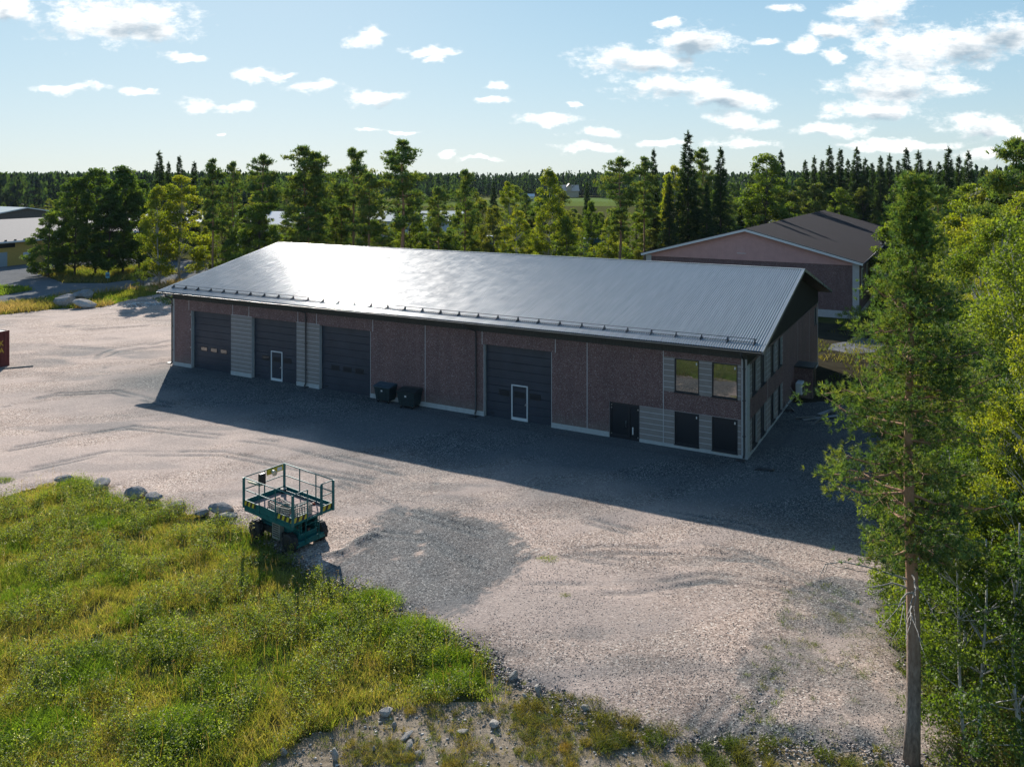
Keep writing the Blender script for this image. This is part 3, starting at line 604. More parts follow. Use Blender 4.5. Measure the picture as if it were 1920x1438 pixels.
many_stones('loose_gravel', x, y, yz(x, y, ed) + .004, .010 + .018 * rs.rand(len(x)) ** 2, pinks, 'loose crushed stones lying on the near part of the yard', 'gravel')
t = rs.rand(1500); i = (t * (len(BANK) - 1)).astype(int); f = t * (len(BANK) - 1) - i; Bk = np.array(BANK); p = Bk[i] * (1 - f[:, None]) + Bk[i + 1] * f[:, None]
j = rs.randn(len(p), 2) * np.array([.24, .24]) * (.4 + 1.6 * fbm(p[:, 0], p[:, 1], 1.5, 2, 7))[:, None]; p = p + j; p2 = np.array(MEADOW_EDGE); m = rs.rand(2600) * 7 + 10; i = np.minimum(m.astype(int), 16); f = (m - i)[:, None]; p2 = p2[i] * (1 - f) + p2[i + 1] * f + rs.randn(2600, 2) * .16
p = np.concatenate([p, p2]); many_stones('bank_rubble', p[:, 0], p[:, 1], .02 + .06 * rs.rand(len(p)), .02 + .045 * rs.rand(len(p)) ** 2, [(.16,.14,.13), (.28,.23,.20), (.38,.31,.27), (.12,.11,.11), (.46,.42,.37)], 'dark rubble along the lower edge of the gravel yard', 'rubble')
x, y = scatter(SANDY, 110, .5); k = visible(x, y) & (rs.rand(len(x)) < .25 + .7 * fbm(x, y, .9, 3, 91)); x, y = x[k], y[k]
many_stones('pebbles', x, y, .01 + 0 * x, .012 + .045 * rs.rand(len(x)) ** 3, [(.45,.42,.38), (.35,.31,.28), (.25,.22,.19), (.55,.52,.48)], 'pale pebbles strewn over the sandy foreground', 'pebbles')
sm_g = [stone_mesh(k, 2, .7, MT['rock']) for k in (1, 2, 3)]; sm_p = [stone_mesh(k, 2, .65, MT['pale_rock']) for k in (11, 12, 13)]
def stone(px, py, wpx, hk, rz, label, pale=0, group=None, name='rock', q=0):
    x, y = G(px, py - (5 if group == EG else 0)); r = wpx / 2 * y / FOC
    o = link(name, (sm_p if pale else sm_g)[q % 3]); o.location = (x, y + r * .5, r * hk * .35); r *= 1.12 if group != EG and py > 600 else (1.3 if wpx < 35 else .95); o.location.z += r * (.25 if (group == EG or py < 600) else 0); o.scale = (r, r * .85, r * hk * (1.6 if py < 600 else 1.0)); o.rotation_euler = (.15 * (q - 1), .1 * q, rz)
    return tag(o, label, 'boulder' if wpx > 33 or py < 600 else 'stone', group)
EG = 'rocks set along the top edge of the meadow'
stone(118, 577, 42, .75, .3, 'largest grey-blue boulder of the three by the road verge', 0, 'boulders by the road verge', 'boulder', 0)
stone(154, 564, 31, .6, 1.2, 'rounded grey boulder behind the other two by the road verge', 0, 'boulders by the road verge', 'boulder', 1)
stone(153, 580, 44, .42, .1, 'flat pale granite boulder in front of the other two by the road verge', 1, 'boulders by the road verge', 'boulder', 2)
stone(117, 913, 24, .8, .4, 'leftmost dark rock at the meadow edge, half hidden by green grass', 0, EG, q=1)
stone(186, 923, 32, .7, 1.9, 'dark rock on gravel right of the lush green grass clump', 0, EG, q=0)
stone(251, 944, 30, 1.0, .7, 'tall grey angular rock left of a leaning rock at the meadow edge', 0, EG, q=2)
stone(285, 948, 30, .7, 2.5, 'leaning grey slab rock beside the tall angular rock', 0, EG, q=1)
stone(331, 963, 25, .8, .2, 'small grey rock between the slab rock and the large flat rock', 0, EG, q=0)
stone(409, 975, 46, .7, .6, 'large blue-grey rock at the meadow edge left of the scissor lift', 0, EG, q=2)
stone(427, 982, 38, .5, .4, 'flat tan rock in front of the blue-grey rock by the scissor lift', 1, EG, q=1)
stone(377, 975, 20, .9, .4, 'mossy small rock left of the large blue-grey rock', 0, EG, q=1)
FGp = 'pale stones on the sandy foreground'
for k, (px, py, w, hk, pale, lb) in enumerate([
    (722,1343,27,.95,1,'round pale stone standing alone in the upper left of the sandy ground'),
    (807,1290,34,.45,0,'dark grey flat stone sunk in the grass above the sandy ground'),
    (926,1364,24,.8,1,'white angular stone in the middle of the sandy ground'),
    (867,1377,24,.55,1,'flat beige stone left of the white angular stone'),
    (760,1388,26,.6,1,'long pale stone tilted in the left part of the sandy ground'),
    (766,1406,24,.55,1,'pale stone just below the long tilted stone'),
    (784,1421,18,.8,1,'broken grey-white stone near the bottom of the sandy ground'),
    (1101,1336,20,.9,1,'bright white stone on the rubble edge of the gravel yard'),
    (1010,1302,30,.5,1,'broad grey-brown slab half buried at the rubble edge'),
    (984,1311,18,.7,1,'whitish stone left of the buried slab'),
    (1014,1313,13,.7,1,'little white stone below the buried slab'),
    (962,1278,26,.6,1,'tan stone at the corner where grass, sand and gravel meet'),
    (921,1394,14,.9,1,'small upright white stone below the white angular stone'),
    (628,1425,24,.8,1,'grey round stone at the bottom left of the sandy ground'),
    (531,1418,20,.6,1,'pale stone at the grass edge far left of the sandy ground'),
    (738,1364,14,.8,1,'small pale stone below the round pale stone'),
    (700,1412,16,.6,1,'small pale stone right of the grey round stone'),
    (1035,1349,12,.7,1,'tiny pale stone above the yellow moss cushions'),
    (1090,1362,14,.6,1,'small pale stone beneath the bright white stone')]):
    stone(px, py, w, hk, k * .9, lb, pale, FGp, 'stone', k)
x, y = scatter(RG_, 26, .8); k = visible(x, y) & (fbm(x, y, 1.1, 3, 131) > .44); x, y = x[k], y[k]
many_stones('coarse_gravel', x, y, .05 + 0 * x, .03 + .05 * rs.rand(len(x)) ** 2, [(.20,.18,.175), (.34,.29,.26), (.45,.40,.36), (.13,.125,.125)], 'coarse loose stones on the weedy gravel left of the pine trunk', 'gravel')
# the whitish rubble heap near the left corner
x0, y0 = G(262, 574); x = x0 + rs.randn(420) * 1.3; y = y0 + rs.randn(420) * 1.2
many_stones('rubble_heap', x, y, .05 + .25 * np.exp(-((x - x0) ** 2 + (y - y0) ** 2) / 1.5), .06 + .12 * rs.rand(420) ** 2, [(.5,.5,.48), (.35,.35,.34), (.6,.58,.55)], 'whitish rubble heap in tree shade near the left end of the building', 'rubble')
# ------------------------------------------------------------------ main building
B = empty('industrial_building', (Ax, Ay, 0), -TH, 'long low industrial hall with ribbed grey metal roof and four dark garage doors', 'building')
EZ, OB, OG, RZ = 5.66, .66, .88, 8.51
def wall(name, mapf, a0, a1, z0, z1, openings, zones, dep, parent, base, extra=()):
    """zones: (a0,a1,z0,z1,material) later ones win"""
    mb = MB(); xs = sorted({a0, a1, *[v for o in openings for v in o[:2]], *[v for z in zones for v in z[:2]]}); zs = sorted({z0, z1, *[v for o in openings for v in o[2:4]], *[v for z in zones for v in z[2:4]]})
    for i in range(len(xs) - 1):
        for j in range(len(zs) - 1):
            ca, cz = (xs[i] + xs[i+1]) / 2, (zs[j] + zs[j+1]) / 2
            if any(o[0] < ca < o[1] and o[2] < cz < o[3] for o in openings): continue
            m = base
            for z in zones:
                if z[0] < ca < z[1] and z[2] < cz < z[3]: m = z[4]
            mb.poly([mapf(xs[i], 0, zs[j]), mapf(xs[i+1], 0, zs[j]), mapf(xs[i+1], 0, zs[j+1]), mapf(xs[i], 0, zs[j+1])], m)
    for o in openings:
        A, Bq, c, d = o[:4]; dp = o[4] if len(o) > 4 else dep; k = MT['concrete']
        mb.poly([mapf(A,0,c), mapf(A,dp,c), mapf(A,dp,d), mapf(A,0,d)], k); mb.poly([mapf(Bq,0,c), mapf(Bq,0,d), mapf(Bq,dp,d), mapf(Bq,dp,c)], k)
        mb.poly([mapf(A,0,d), mapf(A,dp,d), mapf(Bq,dp,d), mapf(Bq,0,d)], k); mb.poly([mapf(A,0,c), mapf(Bq,0,c), mapf(Bq,dp,c), mapf(A,dp,c)], k)
    return mb.build(name, parent)
front = lambda a, d, z: (a, d, z)
endw = lambda a, d, z: (BL - d, a, z)
GD = [(2.09, 6.26), (8.34, 12.60), (14.66, 18.99), (27.56, 32.02)]
FW = [(39.22, 40.54, 2.99, 4.77), (41.20, 42.52, 2.99, 4.77), (39.22, 40.54, .24, 1.98), (41.20, 42.52, .24, 1.98)]
ops = [(a, b, 0.0, 4.35, .26) for a, b in GD] + [(*w, .12) for w in FW] + [(35.56, 37.29, .0, 2.0, .15)]
RC = MT['ribbed_concrete']; CO = MT['concrete']
wall('front_wall', front, 0, BL, 0, 5.62, ops, [(6.26, 8.34, .2, 4.4, RC), (12.6, 14.66, .2, 4.4, RC), (37.29, 42.68, .2, 2.0, RC), (38.62, 42.68, 2.97, 4.79, RC), (0, .2, 0, 5.1, CO), (42.7, BL, 0, 5.1, CO)], .25, B, MT['pebble'])
EW = [(1.15, 2.35), (3.2, 4.5), (5.9, 7.15), (8.0, 9.25)]
eops = [(a, b, 2.97, 4.68, .15) for a, b in EW] + [(a, b, .25, 1.87, .15) for a, b in EW] + [(22.0, 23.2, 3.3, 4.55, .12)]
wall('end_wall', endw, 0, BW, 0, 4.85, eops, [(0.02, 9.6, 2.97, 4.68, RC), (0.02, 9.6, .25, 1.87, RC), (0, .62, 0, 4.85, CO), (23.55, BW, 0, 4.85, CO)], .25, B, MT['pebble'])
mb = MB(); slope = (RZ - EZ) / (BW / 2 + OB); zw = lambda t: EZ + slope * (min(t, BW - t) + OB) - .10
mb.poly([(BL, 0, 4.852), (BL, BW, 4.852), (BL, BW, zw(0)), (BL, BW/2, zw(BW/2)), (BL, 0, zw(0))], MT['dark_board'])
for k in range(int(BW / .19)):
    t = .06 + k * .19; mb.box(BL, BL + .018, t, t + .05, 4.853, zw(t) - .02, MT['dark_board'])
mb.box(BL, BL + .03, -.03, BW + .03, 4.80, 4.85, MT['gutter_metal'])
mb.build('gable_cladding', B)
mb = MB(); mb.poly([(0,BW,0),(0,0,0),(0,0,zw(0)),(0,BW/2,zw(BW/2)),(0,BW,zw(0))], MT['pebble']); mb.poly([(BL,BW,0),(0,BW,0),(0,BW,zw(0)),(BL,BW,zw(0))], MT['pebble']); mb.build('rear_wall', B)
mb = MB(); cuts = [0] + [v for a, b in GD for v in (a, b)] + [BL + .02]
segs = [(cuts[i], cuts[i+1]) for i in range(0, len(cuts), 2)]
for a, b in segs:
    for a_, b_, z_ in (((a, 35.56, .33), (37.29, b, .22)) if a < 35.56 < b else ((a, b, .33),)):
        mb = MB(); mb.box(a_, b_, -.025, .0, -.05, z_, CO); mb.build('plinth', B)
mb = MB(); mb.box(BL, BL + .027, -.02, BW, -.05, .22, CO); mb.build('plinth', B)
mb = MB(); J = MT['joint_light']
for s, a, b in [(1.81,4.36,5.1),(6.43,4.4,5.1),(8.06,4.4,5.1),(12.72,4.4,5.1),(14.40,4.4,5.1),(19.19,4.34,5.1),(27.42,4.31,5.1),(32.27,4.34,5.1),(23.30,.33,5.1),(34.23,.33,5.1),(38.62,.0,5.1)]:
    mb = MB(); mb.box(s - .02, s + .02, -.006, .004, a, b, J); mb.build('panel_joint', B)
mb = MB()
for a, b in [(1.83,2.09),(18.99,19.17),(27.44,27.56),(32.02,32.25)]: mb.box(a, b, -.005, .004, 4.33, 4.37, J)
for a, b in [(2.06, 2.09), (18.99, 19.02), (27.53, 27.56), (32.02, 32.05)]: mb = MB(); mb.box(a, b, -.004, .004, .33, 4.33, J); mb.build('door_edge_sealant', B)
for t in (5.05, 14.8, 19.6): mb = MB(); mb.box(BL - .004, BL + .006, t, t + .035, .22, 4.8, J); mb.build('panel_joint', B)
mb = MB()
mb.box(0, BL, -.035, 0, 5.1, 5.60, MT['dark_board'])
for k in range(int(BL / .19)): mb.box(.05 + k*.19, .10 + k*.19, -.055, -.035, 5.1, 5.55, MT['dark_board'])
mb.build('eaves_cladding', B)
# ribbed roof
def ribbed(flip):
    pitch = .1325; s0, s1 = -OG, BL + OG; n = int((s1 - s0) / pitch); pitch = (s1 - s0) / n
    prof = []
    for k in range(n):
        a = s0 + k * pitch; prof += [(a, .0), (a + pitch * .05, .052), (a + pitch * .56, .052), (a + pitch * .72, .0)]
    prof.append((s1, 0)); m = len(prof); S = np.array(prof); rows = []
    for q in np.linspace(0, 1, 2):
        t = -OB + q * (BW / 2 + OB); z = EZ + q * (RZ - EZ)
        if flip: t = BW - t
        rows.append(np.stack([S[:, 0], np.full(m, t), z + S[:, 1]], 1))
    V = np.concatenate(rows); i = np.arange(m - 1); F = np.stack([i, i + 1, i + 1 + m, i + m], 1)
    if flip: F = F[:, ::-1]
    return V, F
V1, F1 = ribbed(False); V2, F2 = ribbed(True)
roof = link('roof', npmesh('roof', np.concatenate([V1, V2]), np.concatenate([F1, F2 + len(V1)]), (MT['roof_metal'], MT['trough_shade']), midx=np.concatenate([(np.arange(len(F1)) % 4 == 3), (np.arange(len(F2)) % 4 == 3)]).astype(np.int32)), B)
mb = MB(); DM = MT['gutter_metal']
hw = BW / 2 + OB
for sg in (0, 1):
    T = lambda t: t if not sg else BW - t
    pts = [(-OG, T(-OB), EZ - .03), (BL + OG, T(-OB), EZ - .03), (BL + OG, T(BW/2), RZ - .03), (-OG, T(BW/2), RZ - .03)]
    mb.poly(pts, MT['dark_board']); mb.poly([(p[0], p[1], p[2] - .12) for p in pts], MT['dark_board'])
    mb.poly([pts[0], pts[1], (pts[1][0], pts[1][1], EZ - .15), (pts[0][0], pts[0][1], EZ - .15)], DM)
mb.build('soffit', roof)
mb = MB()
for s in (-OG, BL + OG):
    for sg in (0, 1):
        c = (s, BW/4 - OB/2 if not sg else BW - (BW/4 - OB/2), (EZ + RZ)/2 - .035); d = Vector((0, hw/2 * (1 if not sg else -1), (RZ - EZ)/2)); nrm = Vector((1,0,0)).cross(d).normalized() * .085
        mb.obox(c, (.05, 0, 0), d, nrm, MT['roof_metal'])
mb.box(-OG, BL + OG, BW/2 - .16, BW/2 + .16, RZ + .005, RZ + .04, MT['roof_metal'])
mb.build('verge_and_ridge_trim', roof)
mb = MB(); r = .075; n = 8
for k in range(n):
    a0, a1 = math.pi * k / n, math.pi * (k + 1) / n
    P = lambda a, s, rr: (s, -OB - .07 + math.cos(a) * rr, EZ - .02 - math.sin(a) * rr)
    mb.poly([P(a0, -OG, r), P(a0, BL + OG, r), P(a1, BL + OG, r), P(a1, -OG, r)], DM); mb.poly([P(a0, -OG, r-.012), P(a1, -OG, r-.012), P(a1, BL + OG, r-.012), P(a0, BL + OG, r-.012)], DM)
mb.box(-OG, BL + OG, -OB - .152, -OB - .138, EZ - .03, EZ - .012, MT['steel'])
mb.build('gutter', roof)
for s in (.05, 13.53, 27.05, 42.86):
    mb = MB(); off = .35 if s > 1 else .25
    mb.tube([(s - .55 if 1 < s < 40 else s, -OB - .07, EZ - .09), (s - .5 if 1 < s < 40 else s, -OB - .05, EZ - .25), (s, -.16, 5.12), (s, -.11, 4.9), (s, -.11, .32), (s, -.22, .16)], .052, DM, 8)
    for z in (1.2, 3.0, 4.6): mb.box(s - .07, s + .07, -.17, -.026, z, z + .04, DM)
    mb.build('downpipe', B)
# snow guard along the eaves
sg = empty('snow_guard'); sg.parent = roof
def onroof(s, q, h): return (s, -OB + q, EZ + slope * q + h)
mb = MB()
for q, h in ((.80, .10), (.96, .22)): mb.tube([onroof(-.3, q, h), onroof(BL + .45, q, h)], .016, MT['black_plastic'], 5)
for k in range(338):
    s = -.25 + k * .1325; mb.tube([onroof(s, .74, .045), onroof(s, .80, .10)], .014, MT['black_plastic'], 3, False)
mb.build('rail', sg)
b0 = MB(); DM0 = DM; DM = MT['black_plastic']; [b0.poly([(q_,-.08,.0),(q_,.30,.07),(q_,.23,.25)], DM) for q_ in (-.03, .03)]; b0.poly([(-.03,-.08,0),(.03,-.08,0),(.03,.23,.25),(-.03,.23,.25)], DM); b0.poly([(-.03,.30,.07),(.03,.30,.07),(.03,.23,.25),(-.03,.23,.25)], DM); b0.box(-.02, .02, -.10, .30, .0, .03, DM); b0.obox((0, .12, .09), (.016, 0, 0), (0, .12, .08), (0, -.016, .014), DM)
bme = b0.build('bracket', data_only=True); DM = DM0
for k in range(33):
    o = link('bracket', bme, sg); o.location = onroof(-.2 + k * 1.36, .72, .02)
# garage doors
def gdoor(a, b, idx, label):
    mb = MB(); D = MT['door_panel']; n = 9; h = 4.35 / n
    for k in range(n): mb.box(a + .02, b - .02, .262 + .0, .31, k * h + .012, (k + 1) * h - .006, D, bev=.008)
    mb.box(a, b, .30, .34, 0, 4.35, MT['black_plastic'])
    o = mb.build('garage_door', B); tag(o, label)
    wm = MB(); w = .66; cs = {0: (3.28-.34+.33, 4.27, 5.26), 1: (9.18+.0, 0, 11.2), 2: (15.46, 16.47, 17.5), 3: (28.33, 0, 30.4)}[idx]
    mid = (a + b) / 2 + .03
    for c in (mid - 1.03, mid, mid + 1.03):
        fm = MB(); fm.box(c - .36, c + .36, .245, .263, 1.38, 1.72, MT['black_plastic'], bev=.01); f = fm.build('door_window', o)
        gm = MB(); gm.box(c - .30, c + .30, .240, .2445, 1.43, 1.67, MT['window_glass' if idx == 0 else 'dark_glass']); gm.build('pane', f)
    vm_ = MB(); vm_.box(a + .3, a + .55, .25, .2625, .22, .30, MT['black_plastic']); vm_.build('vent', o)
    if idx in (1, 3):
        x0 = mid - .53; x1 = mid + .55; W_ = MT['white_frame']; m2 = MB()
        for bx in ((x0, x0 + .07, .03, 2.12), (x1 - .07, x1, .03, 2.12), (x0 + .07, x1 - .07, 2.05, 2.12), (x0 + .07, x1 - .07, .03, .22)): m2.box(bx[0], bx[1], .225, .2615, bx[2], bx[3], W_)
        wk = m2.build('wicket_door', o)
        hm = MB(); hm.box(x1 - .13, x1 - .03, .19, .224, .98, 1.10, MT['steel'], bev=.01); hm.box(x1 - .17, x1 - .08, .15, .19, 1.0, 1.03, MT['steel'])
        hm.build('handle', wk)
        mm = MB(); mm.box(a + .02, x0, .20, .255, .0, .03, MT['steel']); mm.build('threshold', o); mm = MB(); mm.box(x1, b - .02, .20, .255, .0, .03, MT['steel']); mm.build('threshold', o)
for i, (a, b) in enumerate(GD):
    gdoor(a, b, i, ['dark garage door nearest the left corner, with three light-reflecting panes', 'dark garage door with wicket door, second from the left', 'plain dark garage door left of the waste bins', 'dark garage door with wicket door, right of the bins'][i])
def window(mapf, a, b, c, d, dep, g, sticker=False, mull=False, tilt=0):
    F_ = MT['dark_frame']; mb = MB()
    def bx(m, x0, x1, d0, d1, z0, z1, mt):
        P, Q = mapf(x0, d0, z0), mapf(x1, d1, z1); m.box(min(P[0],Q[0]), max(P[0],Q[0]), min(P[1],Q[1]), max(P[1],Q[1]), min(z0,z1), max(z0,z1), mt)
    for q in ((a, a+.07, c, d), (b-.07, b, c, d), (a+.07, b-.07, c, c+.07), (a+.07, b-.07, d-.07, d)): bx(mb, q[0], q[1], dep - .06, dep, q[2], q[3], F_)
    if mull: bx(mb, (a+b)/2-.05, (a+b)/2+.05, dep - .058, dep, c+.07, d-.07, F_)
    bx(mb, a - .02, b + .02, -.05, dep - .06, c - .03, c + .004, MT['gutter_metal'])
    w = mb.build('window', B); pm = MB()
    if tilt: P0, P1 = (c + .07), (d - .07); pm.poly([(a+.07, dep-.055, P0), (b-.07, dep-.055, P0), (b-.07, dep-.055+tilt, P1), (a+.07, dep-.055+tilt, P1)], MT[g]); pm.poly([(a+.07, dep+.03, P0), (b-.07, dep+.03, P0), (b-.07, dep+.03, P1), (a+.07, dep+.03, P1)], MT['black_plastic'])
    else: bx(pm, a+.07, b-.07, dep - .03, dep - .01, c+.07, d-.07, MT[g])
    pm.build('pane', w)
    if sticker: s_ = MB(); bx(s_, b-.19, b-.13, dep-.036, dep-.031, d-.28, d-.16, MT['white_paint']); s_.build('sticker', w)
for k, w in enumerate(FW): window(front, *w, .12, 'window_glass' if k < 2 else 'dark_glass', True, False, .046 if k < 2 else 0)
for a, b in EW: window(endw, a, b, 2.97, 4.68, .15, 'window_glass', False, True); window(endw, a, b, .25, 1.87, .15, 'window_glass', False, True)
window(endw, 22.0, 23.2, 3.3, 4.55, .12, 'sky_glass')
mb = MB(); F_ = MT['dark_frame']
for q in ((35.56,35.66,0,2),(37.19,37.29,0,2),(35.66,37.19,1.88,2.0),(36.63,36.73,.06,1.88),(35.66,36.63,.06,.26),(36.73,37.19,.06,.16)): mb.box(q[0], q[1], .05, .13, q[2], q[3], F_)
mb.box(35.5, 37.35, -.25, .04, -.04, .05, CO); dr = mb.build('entrance_door', B)
mb = MB(); mb.box(35.66, 36.63, .09, .10, .26, 1.88, MT['dark_glass']); mb.box(36.73, 37.19, .09, .10, .16, 1.88, MT['dark_glass']); mb.build('pane', dr)
mb = MB(); mb.tube([(36.52,.05,.72),(36.52,-.02,.74),(36.52,-.02,1.05),(36.52,.05,1.07)], .014, MT['steel'], 6); mb.box(36.85,36.91,.075,.09,.35,.75,MT['white_paint']); mb.build('handle', dr)
mb = MB()
for z in (.25, 1.66, 1.82): mb.box(35.64, 35.70, .03, .05, z, z + .05, MT['steel'])
for z in (.2, 1.7): mb.box(37.16, 37.22, .03, .05, z, z + .07, MT['steel'])
mb.build('hinge', dr)
mb = MB()
for z in (1.55, 2.9, 4.0): mb.box(2.0, 2.06, -.06, -.001, z, z+.09, MT['steel'])
mb.build('wall_hook', B)
# porch box and heat pump at the gable end
mb = MB(); mb.box(BL + .002, BL + 1.1, 13.6, 15.1, 0, 1.95, MT['pebble']); mb.box(BL + .002, BL + 1.2, 13.5, 15.2, 1.952, 2.05, MT['dark_board']); mb.box(BL + 1.1, BL + 1.12, 13.9, 14.8, .1, 1.8, MT['dark_frame']); mb.build('cellar_porch', B)
t = empty('heat_pump', (*loc2(BL + .45, 12.9), .45), -TH, 'pale heat pump unit mounted low on the gable wall by the porch', 'heat pump')
mb = MB(); mb.box(-.2, .2, -.45, .45, 0, .75, MT['white_frame'], bev=.03); mb.build('casing', t)
mb = MB(); mb.tube([(.2, -.08, .38), (.225, -.08, .38)], .30, MT['black_plastic'], 20); mb.build('fan_grille', t)
mb = MB(); mb.box(-.45, .2, -.35, -.30, -.06, 0, MT['gutter_metal']); mb.box(-.45, .2, .30, .35, -.06, 0, MT['gutter_metal']); mb.build('bracket', t)

# planks
PL = plain('weathered_plank', (.16, .155, .145), .85, var=.3, scale=5); PW = plain('pale_plank', (.30, .31, .32), .8, var=.2, scale=5)
def plank(p, q, w, th, mat, label, grp=None):
    p, q = Vector(p), Vector(q); d = q - p; o = empty('plank', p, 0, label, 'plank', grp)
    side = d.cross(Vector((0, 0, 1))).normalized() * w / 2; nn = side.cross(d).normalized() * th / 2
    bpy.data.objects.remove(o); mb = MB(); mb.obox(d / 2, d / 2, side, nn, mat); o = mb.build('plank'); o.location = p
    return tag(o, label, 'plank', grp)
PG = 'loose planks dumped beside the gable end'
g0 = G(1500, 790); 
plank((*G(1492, 787), .12), (*G(1530, 790), .30), .2, .04, PL, 'dark plank end sticking out left of the plank pile', PG)
plank((*G(1506, 790), .10), (*G(1570, 786), .22), .22, .04, PW, 'longest pale plank across the pile by the gable', PG)
plank((*G(1512, 795), .06), (*G(1568, 793), .12), .18, .04, PL, 'weathered plank nearest the camera in the plank pile', PG)
plank((*G(1535, 783), .2), (*G(1567, 776), .32), .24, .04, PW, 'short pale plank at the back of the plank pile', PG)
plank((*G(1520, 800), .04), (*G(1558, 782), .42), .12, .05, PL, 'plank tilted crosswise over the plank pile', PG)
plank((*G(1505, 762), .02), (*loc2(BL + .15, 11.3), 1.15), .16, .04, PW, 'thin pale plank leaning against the gable wall', PG)
plank((*G(1490, 772), .02), (*loc2(BL + .15, 9.9), .55), .5, .04, PL, 'wide dark board leaning low against the gable wall', PG)
mb = MB(); mb.tube([(-.45,0,.03),(-.2,.12,.05),(.1,.02,.04),(.35,-.1,.05),(.5,.02,.03)], [.05,.09,.07,.1,.05], MT['black_plastic'], 7); mb.box(-.1, .3, -.1, .1, 0, .06, MT['black_plastic'], bev=.02)
o = mb.build('rubber_scrap'); o.location = (*G(1432, 885), .06); tag(o, 'black scrap of rubber lying on the shaded gravel near the corner', 'scrap')
for k, (px, py, lb) in enumerate([(573, 728, 'black drain grate under the downpipe between the second and third garage doors'), (889, 783, 'black drain grate under the downpipe left of the fourth garage door'), (1388, 866, 'black drain grate at the foot of the right corner downpipe'), (318, 682, 'black drain grate at the foot of the left corner downpipe')]):
    mb = MB(); mb.box(-.2, .2, -.17, .17, 0, .04, MT['black_plastic'], bev=.01)
    for q in range(4): mb.box(-.16, .16, -.13 + q * .075, -.09 + q * .075, .041, .05, MT['gutter_metal'])
    o = mb.build('drain_grate'); o.location = (*G(px, py), .06); o.rotation_euler = (0, 0, -TH); tag(o, lb, 'drain', 'drain grates under the downpipes')

# ------------------------------------------------------------------ waste bins
def bin_(s, t_, rz, lidc, label):
    e = empty('waste_bin', (*loc2(s, t_), .05), rz, label, 'waste bin', 'waste bins by the wall')
    m = plain('bin_green' + label[:5], (.018, .035, .040), .45); l = plain('bin_lid' + label[:5], lidc, .35)
    mb = MB(); z0, z1 = .18, 1.02
    lo = [(-.52,-.40),(.52,-.40),(.52,.40),(-.52,.40)]; hi = [(-.62,-.50),(.62,-.50),(.62,.50),(-.62,.50)]
    for k in range(4): a, b = k, (k + 1) % 4; mb.poly([(*lo[a], z0), (*lo[b], z0), (*hi[b], z1), (*hi[a], z1)], m)
    mb.poly([(*p, z0) for p in reversed(lo)], m); mb.box(-.66, .66, -.54, .54, z1 - .05, z1 + .02, m, bev=.02); 
    for sx in (-.3, 0, .3): mb.box(sx - .02, sx + .02, -.475, -.44, z0 + .1, z1 - .1, m)
    mb.build('body', e)
    mb = MB(); mb.poly([(-.66,-.56,z1+.03),(.66,-.56,z1+.03),(.64,.1,z1+.16),(-.64,.1,z1+.16)], l); mb.poly([(-.64,.1,z1+.16),(.64,.1,z1+.16),(.62,.54,z1+.12),(-.62,.54,z1+.12)], l)
    mb.poly([(-.66,-.56,z1+.03),(-.64,.1,z1+.16),(-.62,.54,z1+.12),(-.62,.54,z1+.02),(-.66,-.56,z1-.02)], l); mb.poly([(.66,-.56,z1+.03),(.66,-.56,z1-.02),(.62,.54,z1+.02),(.62,.54,z1+.12),(.64,.1,z1+.16)], l)
    mb.poly([(-.66,-.56,z1-.02),(.66,-.56,z1-.02),(.66,-.56,z1+.03),(-.66,-.56,z1+.03)], l)
    mb.box(-.3, .3, -.42, -.34, z1 + .09, z1 + .12, l, bev=.01); mb.build('lid', e)
    mb = MB(); mb.box(-.06, .06, -.508, -.488, .74, .84, MT['white_paint']); mb.build('sticker', e)
    for x in (-.42, .42):
        for y in (-.34, .34):
            mb = MB(); mb.tube([(x - .025, y, .085), (x + .025, y, .085)], .085, MT['black_plastic'], 12); mb.box(x - .035, x + .035, y - .03, y + .03, .12, .2, MT['steel']); mb.build('castor', e)
s1, t1 = toloc(*G(713, 757)); s2, t2 = toloc(*G(757, 768))
bin_(s1 + .15, t1 + .45, -TH - .03, (.035, .075, .10), 'waste bin with a blue-grey lid, next to the third garage door')
bin_(s2 + .12, t2 + .45, -TH + .06, (.014, .030, .032), 'dark green waste bin with dark lid, right of the blue-lidded one')

# ------------------------------------------------------------------ scissor lift
LX, LY, LA = -8.80, 31.80, math.atan2(-.60, .80)
lift = empty('scissor_lift', (LX, LY, .06), LA, 'teal scissor lift with railed wooden platform parked on the gravel', 'scissor lift'); lift.scale = (.96, .96, .98)
TL = plain('teal_paint', (.012, .12, .115), .62, var=.25, scale=4, spec=.25); TL2 = plain('rail_paint', (.03, .14, .14), .5, var=.15, spec=.4); BK_ = MT['black_plastic']
YL = plain('yellow_paint', (.62, .47, .04), .5, var=.1); RUB = plain('tyre_rubber', (.018, .018, .019), .75, var=.3); WD = plain('deck_wood', (.30, .21, .185), .9, var=.35, scale=7)
def LM(name, parent=lift): pass
mb = MB(); mb.box(-1.25, 1.25, -.48, .48, .34, .62, TL, bev=.03); mb.box(-1.35, -1.2, -.6, .6, .28, .55, TL, bev=.02); mb.box(1.2, 1.45, -.72, .72, .22, .42, TL, bev=.02); mb.box(-.9, .9, -.62, -.48, .36, .55, BK_); mb.box(-.9, .9, .48, .62, .36, .55, BK_); mb.build('chassis', lift)
mb = MB()
for y in (-.40, .40):
    for k, z in enumerate((.70, .84, .98, 1.12)):
        for sgn in (1, -1): mb.obox((0, y + sgn * .045, z), (1.28, 0, sgn * .035), (0, .028, 0), (0, 0, .055), TL)
    for x in (-1.2, 0, 1.2): mb.tube([(x, y - .1, .9), (x, y + .1, .9)], .06, BK_, 8)
mb.box(-1.3, 1.3, -.06, .06, .64, .76, BK_); mb.build('scissor_arms', lift)
